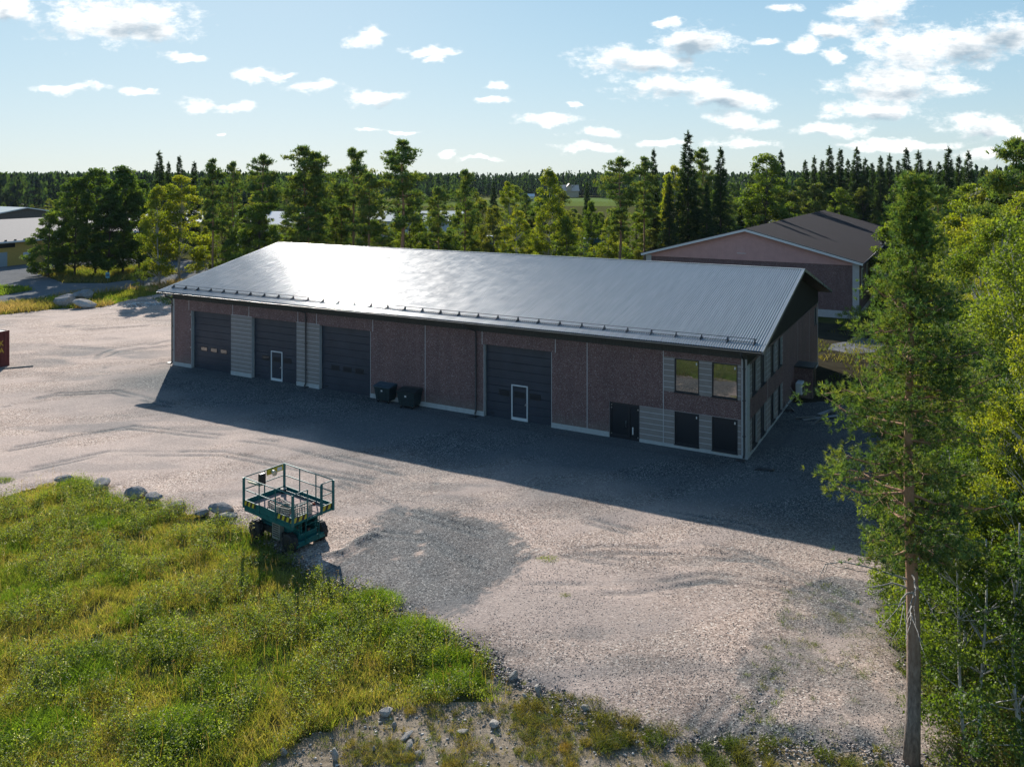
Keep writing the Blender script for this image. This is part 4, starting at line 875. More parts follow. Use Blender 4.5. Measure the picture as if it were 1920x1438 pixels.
for (x, y) in ((-1.08, -.74), (1.08, -.74), (1.08, .74), (-1.08, .74)):
    mb = MB(); w = .15; prof = [(.30, -w), (.355, -w * .8), (.37, -w * .3), (.37, w * .3), (.355, w * .8), (.30, w)]
    n = 24
    for k in range(n):
        a0, a1 = 6.2832 * k / n, 6.2832 * (k + 1) / n
        for (r0, y0), (r1, y1) in zip(prof, prof[1:]):
            mb.poly([(x + r0 * math.cos(a0), y + y0, .37 + r0 * math.sin(a0)), (x + r0 * math.cos(a1), y + y0, .37 + r0 * math.sin(a1)), (x + r1 * math.cos(a1), y + y1, .37 + r1 * math.sin(a1)), (x + r1 * math.cos(a0), y + y1, .37 + r1 * math.sin(a0))], RUB)
        if k % 2 == 0: mb.obox((x + .372 * math.cos(a0), y, .37 + .372 * math.sin(a0)), (.012 * math.cos(a0), 0, .012 * math.sin(a0)), (0, w * .8, 0), (-.03 * math.sin(a0), 0, .03 * math.cos(a0)), RUB)
    mb.tube([(x, y - w, .37), (x, y + w, .37)], .302, RUB, 24); wh = mb.build('wheel', lift)
    sg_ = -1 if y < 0 else 1; mb = MB(); mb.tube([(x, y + sg_ * w, .37), (x, y + sg_ * (w + .015), .37)], .17, BK_, 16); mb.tube([(x, y + sg_ * (w + .015), .37), (x, y + sg_ * (w + .05), .37)], .07, BK_, 10); mb.build('rim', wh)
DZ, PXh, PYh = 1.30, 1.56, .99
mb = MB(); mb.box(-PXh, PXh, -PYh, PYh, DZ - .10, DZ - .02, TL, bev=.01)
mb.box(-1.2, 1.2, -.5, .5, DZ - .2, DZ - .1, TL); mb.box(-PXh, PXh, -PYh - .01, -PYh + .03, DZ - .24, DZ - .10, TL)
mb.build('platform_frame', lift)
mb = MB(); n = 13
for k in range(n):
    x = -PXh + .06 + k * (2 * PXh - .12) / n; mb.box(x + .008, x + (2 * PXh - .12) / n - .008, -PYh + .05, PYh - .05, DZ - .018, DZ + .008, WD)
mb.build('deck', lift)
mb = MB(); th = .20
mb.box(-PXh, PXh, PYh - .03, PYh, DZ - .02, DZ + th, TL); mb.box(-PXh, PXh, -PYh, -PYh + .03, DZ - .02, DZ + th, TL)
mb.box(-PXh, -PXh + .03, -PYh + .03, PYh - .03, DZ - .02, DZ + th, TL); mb.box(PXh - .03, PXh, -PYh + .03, -.30, DZ - .02, DZ + th, TL); mb.box(PXh - .03, PXh, .45, PYh - .03, DZ - .02, DZ + th, TL)
mb.box(-PXh + .03, PXh - .03, PYh - .16, PYh - .12, DZ + .06, DZ + .10, TL2)
mb.build('toe_board', lift)
mb = MB()
def hazard(p0, p1, z0, z1, n):
    mb = MB()
    p0, p1 = Vector(p0), Vector(p1); d = (p1 - p0) / n; sk = .55; H_ = z1 - z0
    P_ = lambda f, z: (*(p0 + d * max(0, min(n, f))).xy, z)
    mb.poly([P_(0, z0), P_(n, z0), P_(n, z1), P_(0, z1)], BK_); nrm = Vector((d.y, -d.x, 0)).normalized() * .002
    for k in range(0, n, 2):
        mb.poly([tuple(Vector(P_(k, z0)) + nrm), tuple(Vector(P_(k + 1, z0)) + nrm), tuple(Vector(P_(k + 1 + sk, z1)) + nrm), tuple(Vector(P_(k + sk, z1)) + nrm)], YL)
    mb.build('hazard_stripe', lift)
e_ = .004
hazard((-PXh, -PYh - e_ - .011, 0), (-PXh + .75, -PYh - e_ - .011, 0), DZ + .0, DZ + .19, 6); hazard((PXh - .95, -PYh - e_ - .011, 0), (PXh, -PYh - e_ - .011, 0), DZ, DZ + .19, 7)
hazard((PXh + e_, -PYh, 0), (PXh + e_, -.32, 0), DZ, DZ + .19, 5); hazard((PXh + e_, .46, 0), (PXh + e_, PYh, 0), DZ, DZ + .19, 4)
mb = MB(); HT = DZ + 1.10; HM = DZ + .62
def post(x, y, r=.032, h=HT): p_ = MB(); p_.box(x - r, x + r, y - r, y + r, DZ - .1, h, TL2); p_.build('post', lift)
cx_, cy_ = PXh + .02, PYh + .02
for x, y in ((-cx_, -cy_), (cx_, -cy_), (cx_, cy_), (-cx_, cy_)): post(x, y, .04)
for x in (-.55, .5):
    for y in (-cy_, cy_): post(x, y, .018)
post(-cx_, .0, .02); post(cx_, .42, .028); post(cx_, .36, .018); post(cx_, -.30, .02)
mb = MB()
for z in (HT, HM):
    mb.tube([(-cx_, -cy_, z), (cx_, -cy_, z)], .022, TL2, 6); mb.tube([(-cx_, cy_, z), (cx_, cy_, z)], .022, TL2, 6); mb.tube([(-cx_, -cy_, z), (-cx_, cy_, z)], .022, TL2, 6)
    mb.tube([(cx_, -cy_, z), (cx_, -.30, z)], .02, TL2, 6); mb.tube([(cx_, .36, z), (cx_, cy_, z)], .02, TL2, 6)
mb.build('guard_rail', lift)
mb = MB(); mb.box(-cx_ - .03, -cx_ - .01, .12, .92, HT - .24, HT - .02, YL); mb.box(-cx_ + .024, -cx_ + .035, .12, .92, HT - .24, HT - .02, YL); mb.box(-cx_ + .036, -cx_ + .04, .62, .86, HT - .2, HT - .06, MT['white_paint']); mb.box(-cx_ + .036, -cx_ + .04, .3, .38, HT - .17, HT - .09, MT['white_paint']); mb.build('yellow_sign', lift)
mb = MB(); mb.box(-cx_ + .03, -cx_ + .2, -.36, -.06, HT - .52, HT - .04, BK_, bev=.03); mb.build('control_box', lift)
mb = MB(); mb.tube([(-cx_ + .04, .35, HT - .1), (-cx_ + .3, .30, HT - .16)], [.06, .11], plain('beige_horn', (.55, .47, .33), .4), 12); mb.build('beacon', lift)
mb = MB(); mb.tube([(-cx_ + .25, -cy_ + .05, HT - .14), (-cx_ + 1.0, -cy_ + .08, HT - .12)], .045, plain('document_tube', (.45, .43, .28), .5), 8); mb.build('document_tube', lift)
mb = MB(); mb.box(-.1, .38, -.72, -.50, .26, .95, plain('cabinet_grey', (.26, .25, .22), .6)); 
for k in range(6): mb.box(-.05, .33, -.727, -.72, .36 + k * .085, .40 + k * .085, BK_)
mb.build('control_cabinet', lift)
mb = MB()
for y in (-.3, .36): mb.tube([(1.46, y, .3), (1.5, y, DZ)], .022, TL, 6)
for z in (.45, .72, 1.0): mb.tube([(1.47, -.3, z), (1.47, .36, z)], .018, TL, 6)
mb.build('ladder', lift)
def lw(x, y, z): c, s = math.cos(LA), math.sin(LA); x *= .96; y *= .96; return (LX + c * x - s * y, LY + s * x + c * y, z * .98 + .06)
CR = plain('crate_plastic', (.26, .245, .21), .75, var=.15, spec=.2)
def crate(x, y, rz, lx, ly, h, label):
    e = empty('crate', lw(x, y, DZ + .01), LA + rz, label, 'crate', 'open lattice crates on the lift platform'); mb = MB(); mb.box(-lx, lx, -ly, ly, 0, .015, CR)
    for sx in (-1, 1):
        for k in range(5): z = .015 + k * (h - .03) / 4; mb.box(-lx, lx, sx * ly - .006, sx * ly + .006, z, z + .022, CR); mb.box(sx * lx - .006, sx * lx + .006, -ly, ly, z + .001, z + .021, CR)
        for k in range(8):
            q = -lx + k * 2 * lx / 7; mb.box(q - .012, q + .012, sx * ly - .004, sx * ly + .004, .015, h, CR); q = -ly + k * 2 * ly / 7; mb.box(sx * lx - .004, sx * lx + .004, q - .012, q + .012, .015, h, CR)
    mb.build('basket', e); r = MB()
    for sx in (-1, 1): r.box(-lx - .015, lx + .015, sx * ly - .015, sx * ly + .015, h, h + .02, CR); r.box(sx * lx - .015, sx * lx + .015, -ly + .015, ly - .015, h + .001, h + .019, CR)
    r.build('rim', e)
crate(.05, -.52, -.15, .38, .24, .30, 'long pale lattice crate at the middle of the near platform side')
crate(.72, -.62, .2, .26, .20, .34, 'smaller pale lattice crate beside the near corner of the platform')
crate(1.12, -.25, 1.35, .36, .20, .36, 'grey lattice crate standing by the platform entrance')
mb = MB(); P3 = [(0,0,0),(.34,0,0),(.17,0,.32)]; rd = plain('red_plastic', (.45,.03,.03), .4)
mb.poly(P3, rd); mb.poly([(p[0], .02, p[2]) for p in reversed(P3)], rd)
for k in range(3): a, b = P3[k], P3[(k+1) % 3]; mb.poly([a, (a[0],.02,a[2]), (b[0],.02,b[2]), b], rd)
P4 = [(.05,-.003,.025),(.29,-.003,.025),(.17,-.003,.25)]; mb.poly(P4, plain('cream_board', (.62,.5,.42), .6)); o = mb.build('warning_triangle'); o.location = lw(1.0, -.84, DZ + .02); o.rotation_euler = (-.35, 0, LA + .1)
tag(o, 'cream and red warning triangle leaning in the near platform corner', 'sign')
mb = MB(); mb.tube([(0,0,.03),(.12,.03,.04),(.2,-.04,.03)], [.03,.045,.025], plain('orange_plastic', (.35,.06,.02), .5), 8); mb.tube([(.05,.03,.02),(.1,.13,.02)], .02, rd, 6); o = mb.build('strap'); o.location = lw(.62, .62, DZ + .01); tag(o, 'small red-brown strap lying on the wooden lift deck', 'strap')
mb = MB(); mb.tube([(0,0,0),(0,0,.16)], [.10,.12], BK_, 12); mb.tube([(0,0,.16),(0,0,.18)], .125, CR, 12); o = mb.build('bucket'); o.location = lw(-1.3, .75, DZ + .01); tag(o, 'black bucket with a pale rim in the far corner of the lift platform', 'bucket')

# ------------------------------------------------------------------ second building
B2 = empty('brick_building', (25.2, 87.0, 0), -TH, 'brick warehouse with pink gable boards and dark brown roof behind the hall', 'building')
HW, L2, E2, R2 = 11.2, 57.5, 5.75, 8.85; sl2 = (R2 - E2) / (HW + .45)
mb = MB(); PB = MT['pebble']; zt = R2 - .15
mb.poly([(-HW,0,0),(HW,0,0),(HW,0,5.45),(-HW,0,5.45)], PB); mb.poly([(HW,0,0),(HW,L2,0),(HW,L2,5.7),(HW,0,5.7)], PB); mb.poly([(-HW,L2,0),(-HW,0,0),(-HW,0,5.7),(-HW,L2,5.7)], PB); mb.poly([(HW,L2,0),(-HW,L2,0),(-HW,L2,5.7),(0,L2,zt),(HW,L2,5.7)], PB); mb.build('wall', B2)
mb = MB(); PC = MT['pink_cladding']; zc = lambda x: E2 + sl2 * (HW + .45 - abs(x)) - .1
mb.poly([(-HW,-.03,5.42),(HW,-.03,5.42),(HW,-.03,zc(HW)),(0,-.03,zc(0)),(-HW,-.03,zc(-HW))], PC)
k = -HW
while k < HW - .2:
    mb.box(k + .03, k + .13, -.055, -.031, 5.42, min(zc(k+.03), zc(k+.13)) - .01, PC); k += .2
mb.box(-.9, -.05, -.075, -.055, 6.2, 6.85, PC); mb.box(-.95, 0, -.09, -.076, 6.14, 6.19, MT['white_paint']); mb.build('gable_cladding', B2)
mb = MB()
for x in (-HW, HW - .55): mb = MB(); mb.box(x - .03, x + .58, -.08, .3, 0, 5.6, MT['joint_light']); mb.build('corner_pilaster', B2)
mb = MB(); mb.box(-HW, HW - .56, -.05, -.002, 0, .75, MT['joint_light']); mb.box(HW, HW + .03, .31, L2, 0, .6, MT['joint_light']); mb.build('plinth', B2)
mb = MB(); BR = MT['brown_roof']
for sg_ in (-1, 1):
    a = [(sg_ * (HW + .45), -.6, E2), (0, -.6, R2), (0, L2 + .6, R2), (sg_ * (HW + .45), L2 + .6, E2)]
    mb.poly(a, BR); mb.poly([(p[0], p[1], p[2] - .1) for p in a], BR); mb.poly([a[0], a[3], (a[3][0], a[3][1], E2 - .1), (a[0][0], a[0][1], E2 - .1)], MT['gutter_metal'])
rf = mb.build('roof', B2)
mb = MB()
for sg_ in (-1, 1):
    c = Vector((sg_ * (HW + .45) / 2, -.62, (E2 + R2) / 2 - .14)); d = Vector((sg_ * (HW + .45) / 2, 0, -(R2 - E2) / 2)); nn = Vector((0,1,0)).cross(d).normalized() * .13
    mb.obox(c, d, (0, .025, 0), nn, MT['white_paint']); mb.obox(c + Vector((0, -.005, .16)), d, (0, .05, 0), nn * .3, MT['gutter_metal'])
mb.build('barge_board', rf)
mb = MB(); mb.tube([(HW + .52, -.6, E2 - .06), (HW + .52, L2 + .6, E2 - .06)], .07, MT['gutter_metal'], 8); mb.build('gutter', rf)
for t_ in (3.2, 8.6, 13.5, 18.0):
    mb = MB(); mb.box(HW + .002, HW + .07, t_ - .6, t_ + .6, 3.1, 4.9, MT['white_paint']); w = mb.build('window', B2); mb = MB(); mb.box(HW + .071, HW + .078, t_ - .48, t_ - .04, 3.25, 4.75, MT['dark_glass']); mb.box(HW + .071, HW + .078, t_ + .04, t_ + .48, 3.25, 4.75, MT['dark_glass']); mb.build('pane', w)
for t_, n in ((24.5, 3), (38, 1)):
    mb = MB(); mb.box(HW + .05, HW + 1.6, t_, t_ + 2.6, 0, 5.9, MT['dark_board'])
    for q in range(n): mb.tube([(HW + .4 + q * .4, t_ + .6 + q * .5, 5.9), (HW + .4 + q * .4, t_ + .6 + q * .5, 7.3 - .2 * q)], .2, MT['gutter_metal'], 10)
    mb.build('flue_stack', B2)
mb = MB(); mb.box(HW + .05, HW + 2.2, 9.5, 20, 1.6, 2.6, MT['dark_board']); mb.build('loading_canopy', B2)

# ------------------------------------------------------------------ container at the left edge
CT = plain('container_red', (.12, .022, .022), .55, var=.25, scale=2); ca = math.atan2(-.92, -.39)
ct = empty('shipping_container', (*G(17, 687), .05), ca, 'dark red shipping container with yellow letters at the left edge of the yard', 'container')
mb = MB(); h = 2.65; W_ = 2.44; sgn = -1       # side faces +y in local after rotation: container extends to -y
mb.box(0, 6.06, -W_, 0, .12, h, CT); mb.build('body', ct)
mb = MB(); n = 22
for k in range(n): x = .25 + k * 5.6 / n; mb.box(x, x + .14, .001, .035, .22, h - .14, CT)
mb.build('side_corrugation', ct)
mb = MB()
for x in (0, 5.98): 
    for y in (-W_, -.06): mb.box(x - .02, x + .10, y - .02, y + .08, 0, h + .01, CT)
for z in (.05, h - .08): mb.box(-.01, 6.07, -.03, .045, z, z + .13, CT); mb.box(-.02, .06, -W_, .0, z, z + .13, CT)
mb.build('frame', ct)
mb = MB(); mb.poly([(.05,-W_+.05,h+.012),(6.0,-W_+.05,h+.012),(6.0,-.05,h+.012),(.05,-.05,h+.012)], MT['steel']); mb.build('roof_panel', ct)
for ch, z in (('K', 1.62), ('A', 1.08)):
    cu = bpy.data.curves.new('letter', 'FONT'); cu.body = ch; cu.size = .55; cu.extrude = .003; cu.align_x = 'CENTER'; cu.materials.append(YL)
    o = bpy.data.objects.new('letter', cu); C.objects.link(o); bpy.context.view_layer.update(); me_ = bpy.data.meshes.new_from_object(o.evaluated_get(bpy.context.evaluated_depsgraph_get())); bpy.data.objects.remove(o)
    o = link('letter', me_, ct); o.location = (.62, .042, z); o.rotation_euler = (R(90), 0, R(180))
mb = MB(); mb.box(-1.6, 1.6, -.05, .05, 0, .08, PL); o = mb.build('timber_beam'); o.location = (*G(16, 693), .08); o.rotation_euler = (0, 0, .45); tag(o, 'thin dark timber beam lying on gravel in front of the red container', 'beam')

# ------------------------------------------------------------------ distant buildings
def hall(name, x, y, rz, Lx, Wy, ez, rz_, wm, rm, label, doors=(), trim=None):
    e = empty(name, (x, y, 0), rz, label, 'building'); mb = MB(); w = Wy / 2
    mb.poly([(0,-w,0),(Lx,-w,0),(Lx,-w,ez),(0,-w,ez)], wm); mb.poly([(Lx,w,0),(0,w,0),(0,w,ez),(Lx,w,ez)], wm); mb.poly([(0,w,0),(0,-w,0),(0,-w,ez),(0,0,rz_-.1),(0,w,ez)], wm); mb.poly([(Lx,-w,0),(Lx,w,0),(Lx,w,ez),(Lx,0,rz_-.1),(Lx,-w,ez)], wm); mb.build('wall', e)
    mb = MB()
    for s in (-1, 1):
        a = [(-.6, s*(w+.6), ez-.1), (Lx+.6, s*(w+.6), ez-.1), (Lx+.6, 0, rz_), (-.6, 0, rz_)]; mb.poly(a, rm); mb.poly([(p[0],p[1],p[2]-.18) for p in a], rm); mb.poly([a[0],a[1],(a[1][0],a[1][1],a[1][2]-.25),(a[0][0],a[0][1],a[0][2]-.25)], trim or rm)
        mb.obox(((-.62), s*(w+.6)/2, (ez+rz_)/2-.15), (.02,0,0), (0, s*(w+.6)/2, -(rz_-ez+.1)/2), (0,0,.14), trim or rm)
    mb.build('roof', e)
    for d in doors:
        nm, a, b, c, dd, m, side = d; mb = MB()
        if side == 'y': mb.box(a, b, -w - .06, -w, c, dd, m)
        else: mb.box(-.06, 0, a, b, c, dd, m)
        mb.build(nm, e)
    return e
YW = plain('yellow_render', (.50, .33, .08), .8, var=.1); LR = plain('light_metal_roof', (.40, .355, .32), .9, var=.06, spec=.15); BRf = plain('blue_metal_roof', (.20, .27, .30), .8, var=.06, spec=.2); GDr = plain('grey_door', (.30, .36, .39), .5, var=.06)
WH = plain('white_wall', (.6, .62, .64), .7, var=.05); DK = plain('brown_wall_colour', (.10, .085, .08), .8)  # second one is an even dark brown wall colour
ya = math.atan2(.94, .33)
yb = hall('yellow_warehouse', -97.6, 117.0, ya, 52, 20, 4.15, 7.1, YW, LR, 'yellow rendered warehouse with pale metal roof at the left edge', [], MT['white_paint'])
for a, b, c, d, m, nm in [(10.3,16.2,0,3.6,GDr,'garage_door'),(17.2,18.6,0,2.3,GDr,'door'),(3.0,9.0,0,3.6,GDr,'garage_door'),(21.5,22.9,.9,2.0,WH,'window'),(17.0,20.0,3.0,3.7,MT['dark_glass'],'window')]:
    mb = MB(); mb.box(a, b, -10.07, -10.0, c, d, m); o = mb.build(nm, yb)
    if nm == 'garage_door' :
        mb = MB()
        for q in range(4): mb.box(a + .5 + q * 1.35, a + 1.5 + q * 1.35, -10.09, -10.071, 2.35, 2.75, MT['dark_glass'])
        mb.build('window_strip', o); mb = MB(); mb.box(b, b + .35, -10.12, -10.0, 0, 4.0, MT['white_paint']); mb.build('door_post', yb)
mb = MB()
for k in range(30): mb.box(1 + k * 1.7, 1.25 + k * 1.7, -10.45, -10.2, 4.1, 4.32, MT['black_plastic'])
mb.build('snow_guard', yb)
hall('grey_roof_hall', at(49, 215), 215, R(52) , 40, 19, 4.9, 6.6, DK, BRf, 'low hall with blue-grey roof behind the yellow warehouse', [], WH).rotation_euler = (0, 0, R(148))
hall('white_roof_hall', at(205, 190), 190, R(8), 22, 14, 4.2, 6.6, YW, plain('white_roof', (.6, .6, .6), .7, var=.03), 'hall with glaring white roof seen through the left trees')
hall('white_hall', at(455, 175), 175, R(-8), 14, 12, 4.4, 7.2, WH, MT['white_roof'], 'white walled hall showing between the pines at the left')
hall('pale_roof_hall', at(695, 205), 205, R(4), 24, 18, 4.0, 6.0, WH, BRf, 'pale roofed hall half hidden behind the lone pine')
hall('white_shed', at(1385, 170), 170, R(20), 9, 9, 4.0, 5.4, WH, MT['white_roof'], 'small white hall between spruces and the brown roof')
fh = hall('farmhouse', at(1052, 620), 620, R(6), 13, 8, 5.0, 9.5, plain('farm_yellow', (.55, .45, .3), .8), plain('farm_roof', (.62, .5, .42), .6), 'tiny farmhouse with pale roof at the far field edge')
mb = MB(); mb.box(4, 7, -5.2, -4, 5, 9, bpy.data.materials['farm_yellow']); mb.poly([(3.5,-6,8),(5.5,-6,10.6),(5.5,0,10.6),(3.5,0,8)], bpy.data.materials['farm_roof']); mb.poly([(5.5,-6,10.6),(7.5,-6,8),(7.5,0,8),(5.5,0,10.6)], bpy.data.materials['farm_roof']); mb.build('dormer', fh)
hall('farm_outbuilding', at(1040, 640), 640, R(0), 7, 5, 2.8, 4.2, WH, MT['farm_roof'] if 'farm_roof' in MT else WH, 'small outbuilding left of the far farmhouse')
hall('white_cottage', at(986, 520), 520, R(0), 5, 4, 3.0, 4.5, WH, WH, 'tiny white cottage left of the tall birch')
# blue container sheds and yellow machine behind the ridge
BLU = plain('blue_container', (.03, .16, .24), .55, var=.25, scale=1.2)
def shed(px0, px1, d, h, label, c=BLU):
    x0, x1 = at(px0, d), at(px1, d); e = empty('container_shed', (x0, d, 0), -.06, label, 'container', 'blue containers behind the hall roof'); w = x1 - x0; mb = MB(); mb.box(0, w, 0, 2.4, .1, h, c); mb.build('body', e); mb = MB()
    k = .1
    while k < w - .15: mb.box(k, k + .13, -.04, -.001, .2, h - .12, c); k += .28
    mb.build('corrugation', e); mb = MB(); mb.box(-.05, w + .05, -.07, 2.5, h + .001, h + .07, BRf); mb.build('roof_panel', e)
shed(1095, 1131, 150, 3.0, 'bright blue container shed in the clearing right of the birches')
shed(912, 946, 158, 2.9, 'blue container left of the yellow-green birch, partly hidden by leaves'); shed(1004, 1033, 162, 2.7, 'dark blue container right of the yellow-green birch')
e = empty('yellow_machine', (at(1184, 146), 146, 0), 0, 'yellow machine boom poking out beside the brick building', 'machine'); YM = plain('machine_yellow', (.75, .42, .02), .45)
mb = MB(); mb.box(0, 2.2, 0, 1.2, .6, 1.3, YM, bev=.1); mb.build('body', e); mb = MB(); mb.tube([(0,.6,.9),(.3,.6,1.75),(2.4,.6,1.55),(2.9,.6,.9)], .22, YM, 8); mb.build('boom', e)
for x in (.4, 1.8): mb = MB(); mb.tube([(x, -.1, .45), (x, .2, .45)], .45, RUB, 14); mb.build('wheel', e)
e = empty('tractor', (at(795, 165), 165, 0), 0, 'machine cab with pale green roof just above the hall ridge', 'tractor'); mb = MB(); mb.box(0, 2.0, 0, 1.6, 2.5, 2.75, plain('pale_green_roof', (.35,.45,.33), .5), bev=.08); mb.build('cab_roof', e); mb = MB(); mb.box(.1, 1.9, .1, 1.5, 1.2, 2.5, MT['dark_glass']); mb.build('cab', e); mb = MB(); mb.box(-.2, 3.2, .2, 1.4, .6, 1.25, BLU, bev=.1); mb.build('body', e)
for x in (.3, 2.6): mb = MB(); mb.tube([(x, -.1, .6), (x, .3, .6)], .6, RUB, 14); mb.build('wheel', e)
# road sign and posts at the left
sn = empty('road_sign', (*G(202, 529), 0), 0, 'small blue and white sign on a post beside the asphalt road', 'sign'); mb = MB(); mb.tube([(0,0,0),(0,0,1.3)], .035, MT['steel'], 6); mb.build('post', sn)
mb = MB(); mb.box(-.27, .27, -.05, -.02, .55, 1.35, plain('sign_blue', (.10, .30, .38), .5)); mb.box(-.2, .2, -.056, -.051, .8, 1.1, plain('sign_navy', (.03,.10,.2), .5)); mb.build('panel', sn)
for k, (px, lb) in enumerate([(88, 'left of two squat dark posts under the trees by the paved lot'), (94, 'right of two squat dark posts under the trees by the paved lot')]):
    mb = MB(); mb.tube([(0,0,0),(0,0,.9),(0,0,.95)], [.16,.15,.10], MT['dead_wood'], 8); o = mb.build('bollard'); o.location = (*G(px, 516), 0); tag(o, lb, 'post', 'posts by the paved lot')
# ------------------------------------------------------------------ trees
def limb(mb, p, q, r0, r1, m, n=5, sag=.0, k=3, seed=None):
    p, q = np.array(p, float), np.array(q, float); pts = []
    for i in range(k + 1):
        f = i / k; x = p * (1 - f) + q * f; x = x + np.array([0, 0, sag * np.sin(np.pi * f)]) + (rs.randn(3) * .03 * np.linalg.norm(q - p) if 0 < i < k else 0); pts.append(tuple(x))
    mb.tube(pts, [r0 + (r1 - r0) * i / k for i in range(k + 1)], m, n, False)
def proto_pine(H, seed, near=False, base=.42, rad=2.6, lean=(0, 0)):
    global rs; rs = np.random.RandomState(seed); bk = MT['pine_bark']; mb = MB(); n = 12 if near else 6
    cen = lambda z: np.array([lean[0] * z / H + .12 * math.sin(z * .5 + seed), lean[1] * z / H, z])
    r0 = .0125 * H if not near else .19; zs = np.linspace(0, H * .97, 14)
    mb.tube([tuple(cen(z)) for z in zs], [r0 * (1.15 if i == 0 else 1) * (1 - .88 * (z / H) ** 1.2) for i, z in enumerate(zs)], bk, n)
    P, D, cl = [], [], []
    z = H * base; pal = np.array([(.095,.155,.045), (.125,.18,.048), (.18,.21,.052), (.075,.13,.05)]) * (1.15 if near else 1.1)
    nb = 0
    while z < H * .985:
        wf = 1 if near else .6 + .65 * rs.rand()
        f = (z / H - base) / (1 - base); prof = (math.sin(math.pi * min(1, (f * .82 + .16))) ** .7) * (1 - .25 * f)
        if near: prof = float(np.interp(z, [5, 6.9, 8.8, 10.1, 11.3, 12.7, 14.0, 15.2], [.38, .66, .80, .68, .45, .25, .11, .03]))
        elif f > .85: prof *= (1 - f) / .15 * .75 + .25
        for k in range(rs.randint(3, 6) if near else rs.randint(3, 5)):
            a = rs.rand() * 6.283; Lb = rad * prof * (.55 + .6 * rs.rand()) * wf; up = (-.12 + .75 * f) * Lb * (.6 + .6 * rs.rand())
            p = cen(z); q = p + np.array([math.cos(a) * Lb, math.sin(a) * Lb, up])
            limb(mb, p, q, (.05 if near else .07) * (1 - .6 * f), .012, bk, 5 if near else 4, -.08 * Lb)
            nt = int((13 if near else 7) * (.5 + Lb / rad))
            for j in range(nt):
                g = (.22 if near else .42) + (.80 if near else .62) * (j + rs.rand()) / nt; g = min(g, 1.03); c = p * (1 - g) + q * g + np.array([0, 0, -.08 * Lb * math.sin(math.pi * min(g, 1))])
                sw = Lb * .30 * (1.1 - g * .6); off = rs.randn(3) * np.array([sw, sw, sw * .35]); tip = c + off + np.array([0, 0, .1 * Lb * .3])
                if near and rs.rand() < .6: limb(mb, c, tip, .012, .005, bk, 3, 0, 2)
                shade = rs.randint(0, 4); m = 7 if near else 8; sp = .18 if near else .24
                for _ in range(m):
                    t = tip + rs.randn(3) * np.array([sp, sp, sp * .55]); d = (t - p) / (np.linalg.norm(t - p) + 1e-6) * .5 + np.array([0, 0, .55]) + rs.randn(3) * .35
                    P.append(t); D.append(d / np.linalg.norm(d)); cl.append(pal[shade] * (.8 + .5 * rs.rand()))
        z += (.31 if near else .74) * (1 + .25 * rs.rand())
    if near:
        for k in range(9):      # dead lower branches
            z = H * (.25 + .18 * rs.rand()); a = rs.rand() * 6.283; Lb = .8 + 1.5 * rs.rand(); p = cen(z); q = p + np.array([math.cos(a) * Lb, math.sin(a) * Lb, .15 * Lb]); limb(mb, p, q, .03, .012, MT['dead_wood'], 5, .1, 4)
            for _ in range(4):
                e = q + rs.randn(3) * .3 + np.array([math.cos(a) * .3, math.sin(a) * .3, -.25]); limb(mb, p + (q - p) * (.5 + .5 * rs.rand()), e, .012, .004, MT['dead_wood'], 3, 0, 3)
    P, D, cl = np.array(P), np.array(D), np.array(cl)
    if near: V, F, c = needles(P, D, 14, .12, .019, .6, cl)
    else: V, F, c = needles(P, D, 7, .34, .085, .6, cl)
    return mb.build('trunk', data_only=True), npmesh('crown', V, F, (MT['needle'],), c)
def proto_spruce(H, seed, rad=2.2):
    global rs; rs = np.random.RandomState(seed); mb = MB(); bk = MT['spruce_bark']; mb.tube([(0,0,0),(0,0,H*.5),(0,0,H)], [.011*H,.007*H,.01], bk, 6)
    P, D, cl = [], [], []; z = H * .06; pal = np.array([(.032,.062,.026), (.045,.08,.030), (.06,.098,.034)])
    while z < H * .99:
        f = z / H; Lr = rad * (1 - f) ** .85 * (1 if f > .15 else .8) + .10
        for k in range(5 if f < .85 else 4):
            a = rs.rand() * 6.283; Lb = Lr * (.65 + .5 * rs.rand()); dr = -.30 * Lb * (1 - f * .9) + .12 * Lb
            n = max(4, int(13 * Lb)); g = rs.rand(n) ** .7; w = .28 * Lb * (1 - .7 * g) + .05
            lat = rs.randn(n) * w; x = np.cos(a) * Lb * g - np.sin(a) * lat; y = np.sin(a) * Lb * g + np.cos(a) * lat; zz = z + dr * g + .06 * Lb * np.sin(g * 4) - np.abs(rs.randn(n)) * .10
            P.append(np.stack([x, y, zz], 1)); d = np.stack([np.full(n, math.cos(a)), np.full(n, math.sin(a)), np.full(n, -.45 + .5 * f)], 1); D.append(d); cl.append(pal[rs.randint(0, 3, n)] * (.75 + .5 * rs.rand(n, 1)))
        z += .24 + .10 * (1 - f)
    top = np.stack([np.zeros(14), np.zeros(14), H * (.93 + .07 * rs.rand(14))], 1); P.append(top); D.append(rs.randn(14, 3) * .3 + np.array([0, 0, 1])); cl.append(np.tile(pal[1], (14, 1)))
    V, F, c = needles(np.concatenate(P), np.concatenate(D), 4, .36, .095, .55, np.concatenate(cl))
    return mb.build('trunk', data_only=True), npmesh('crown', V, F, (MT['needle'],), c)
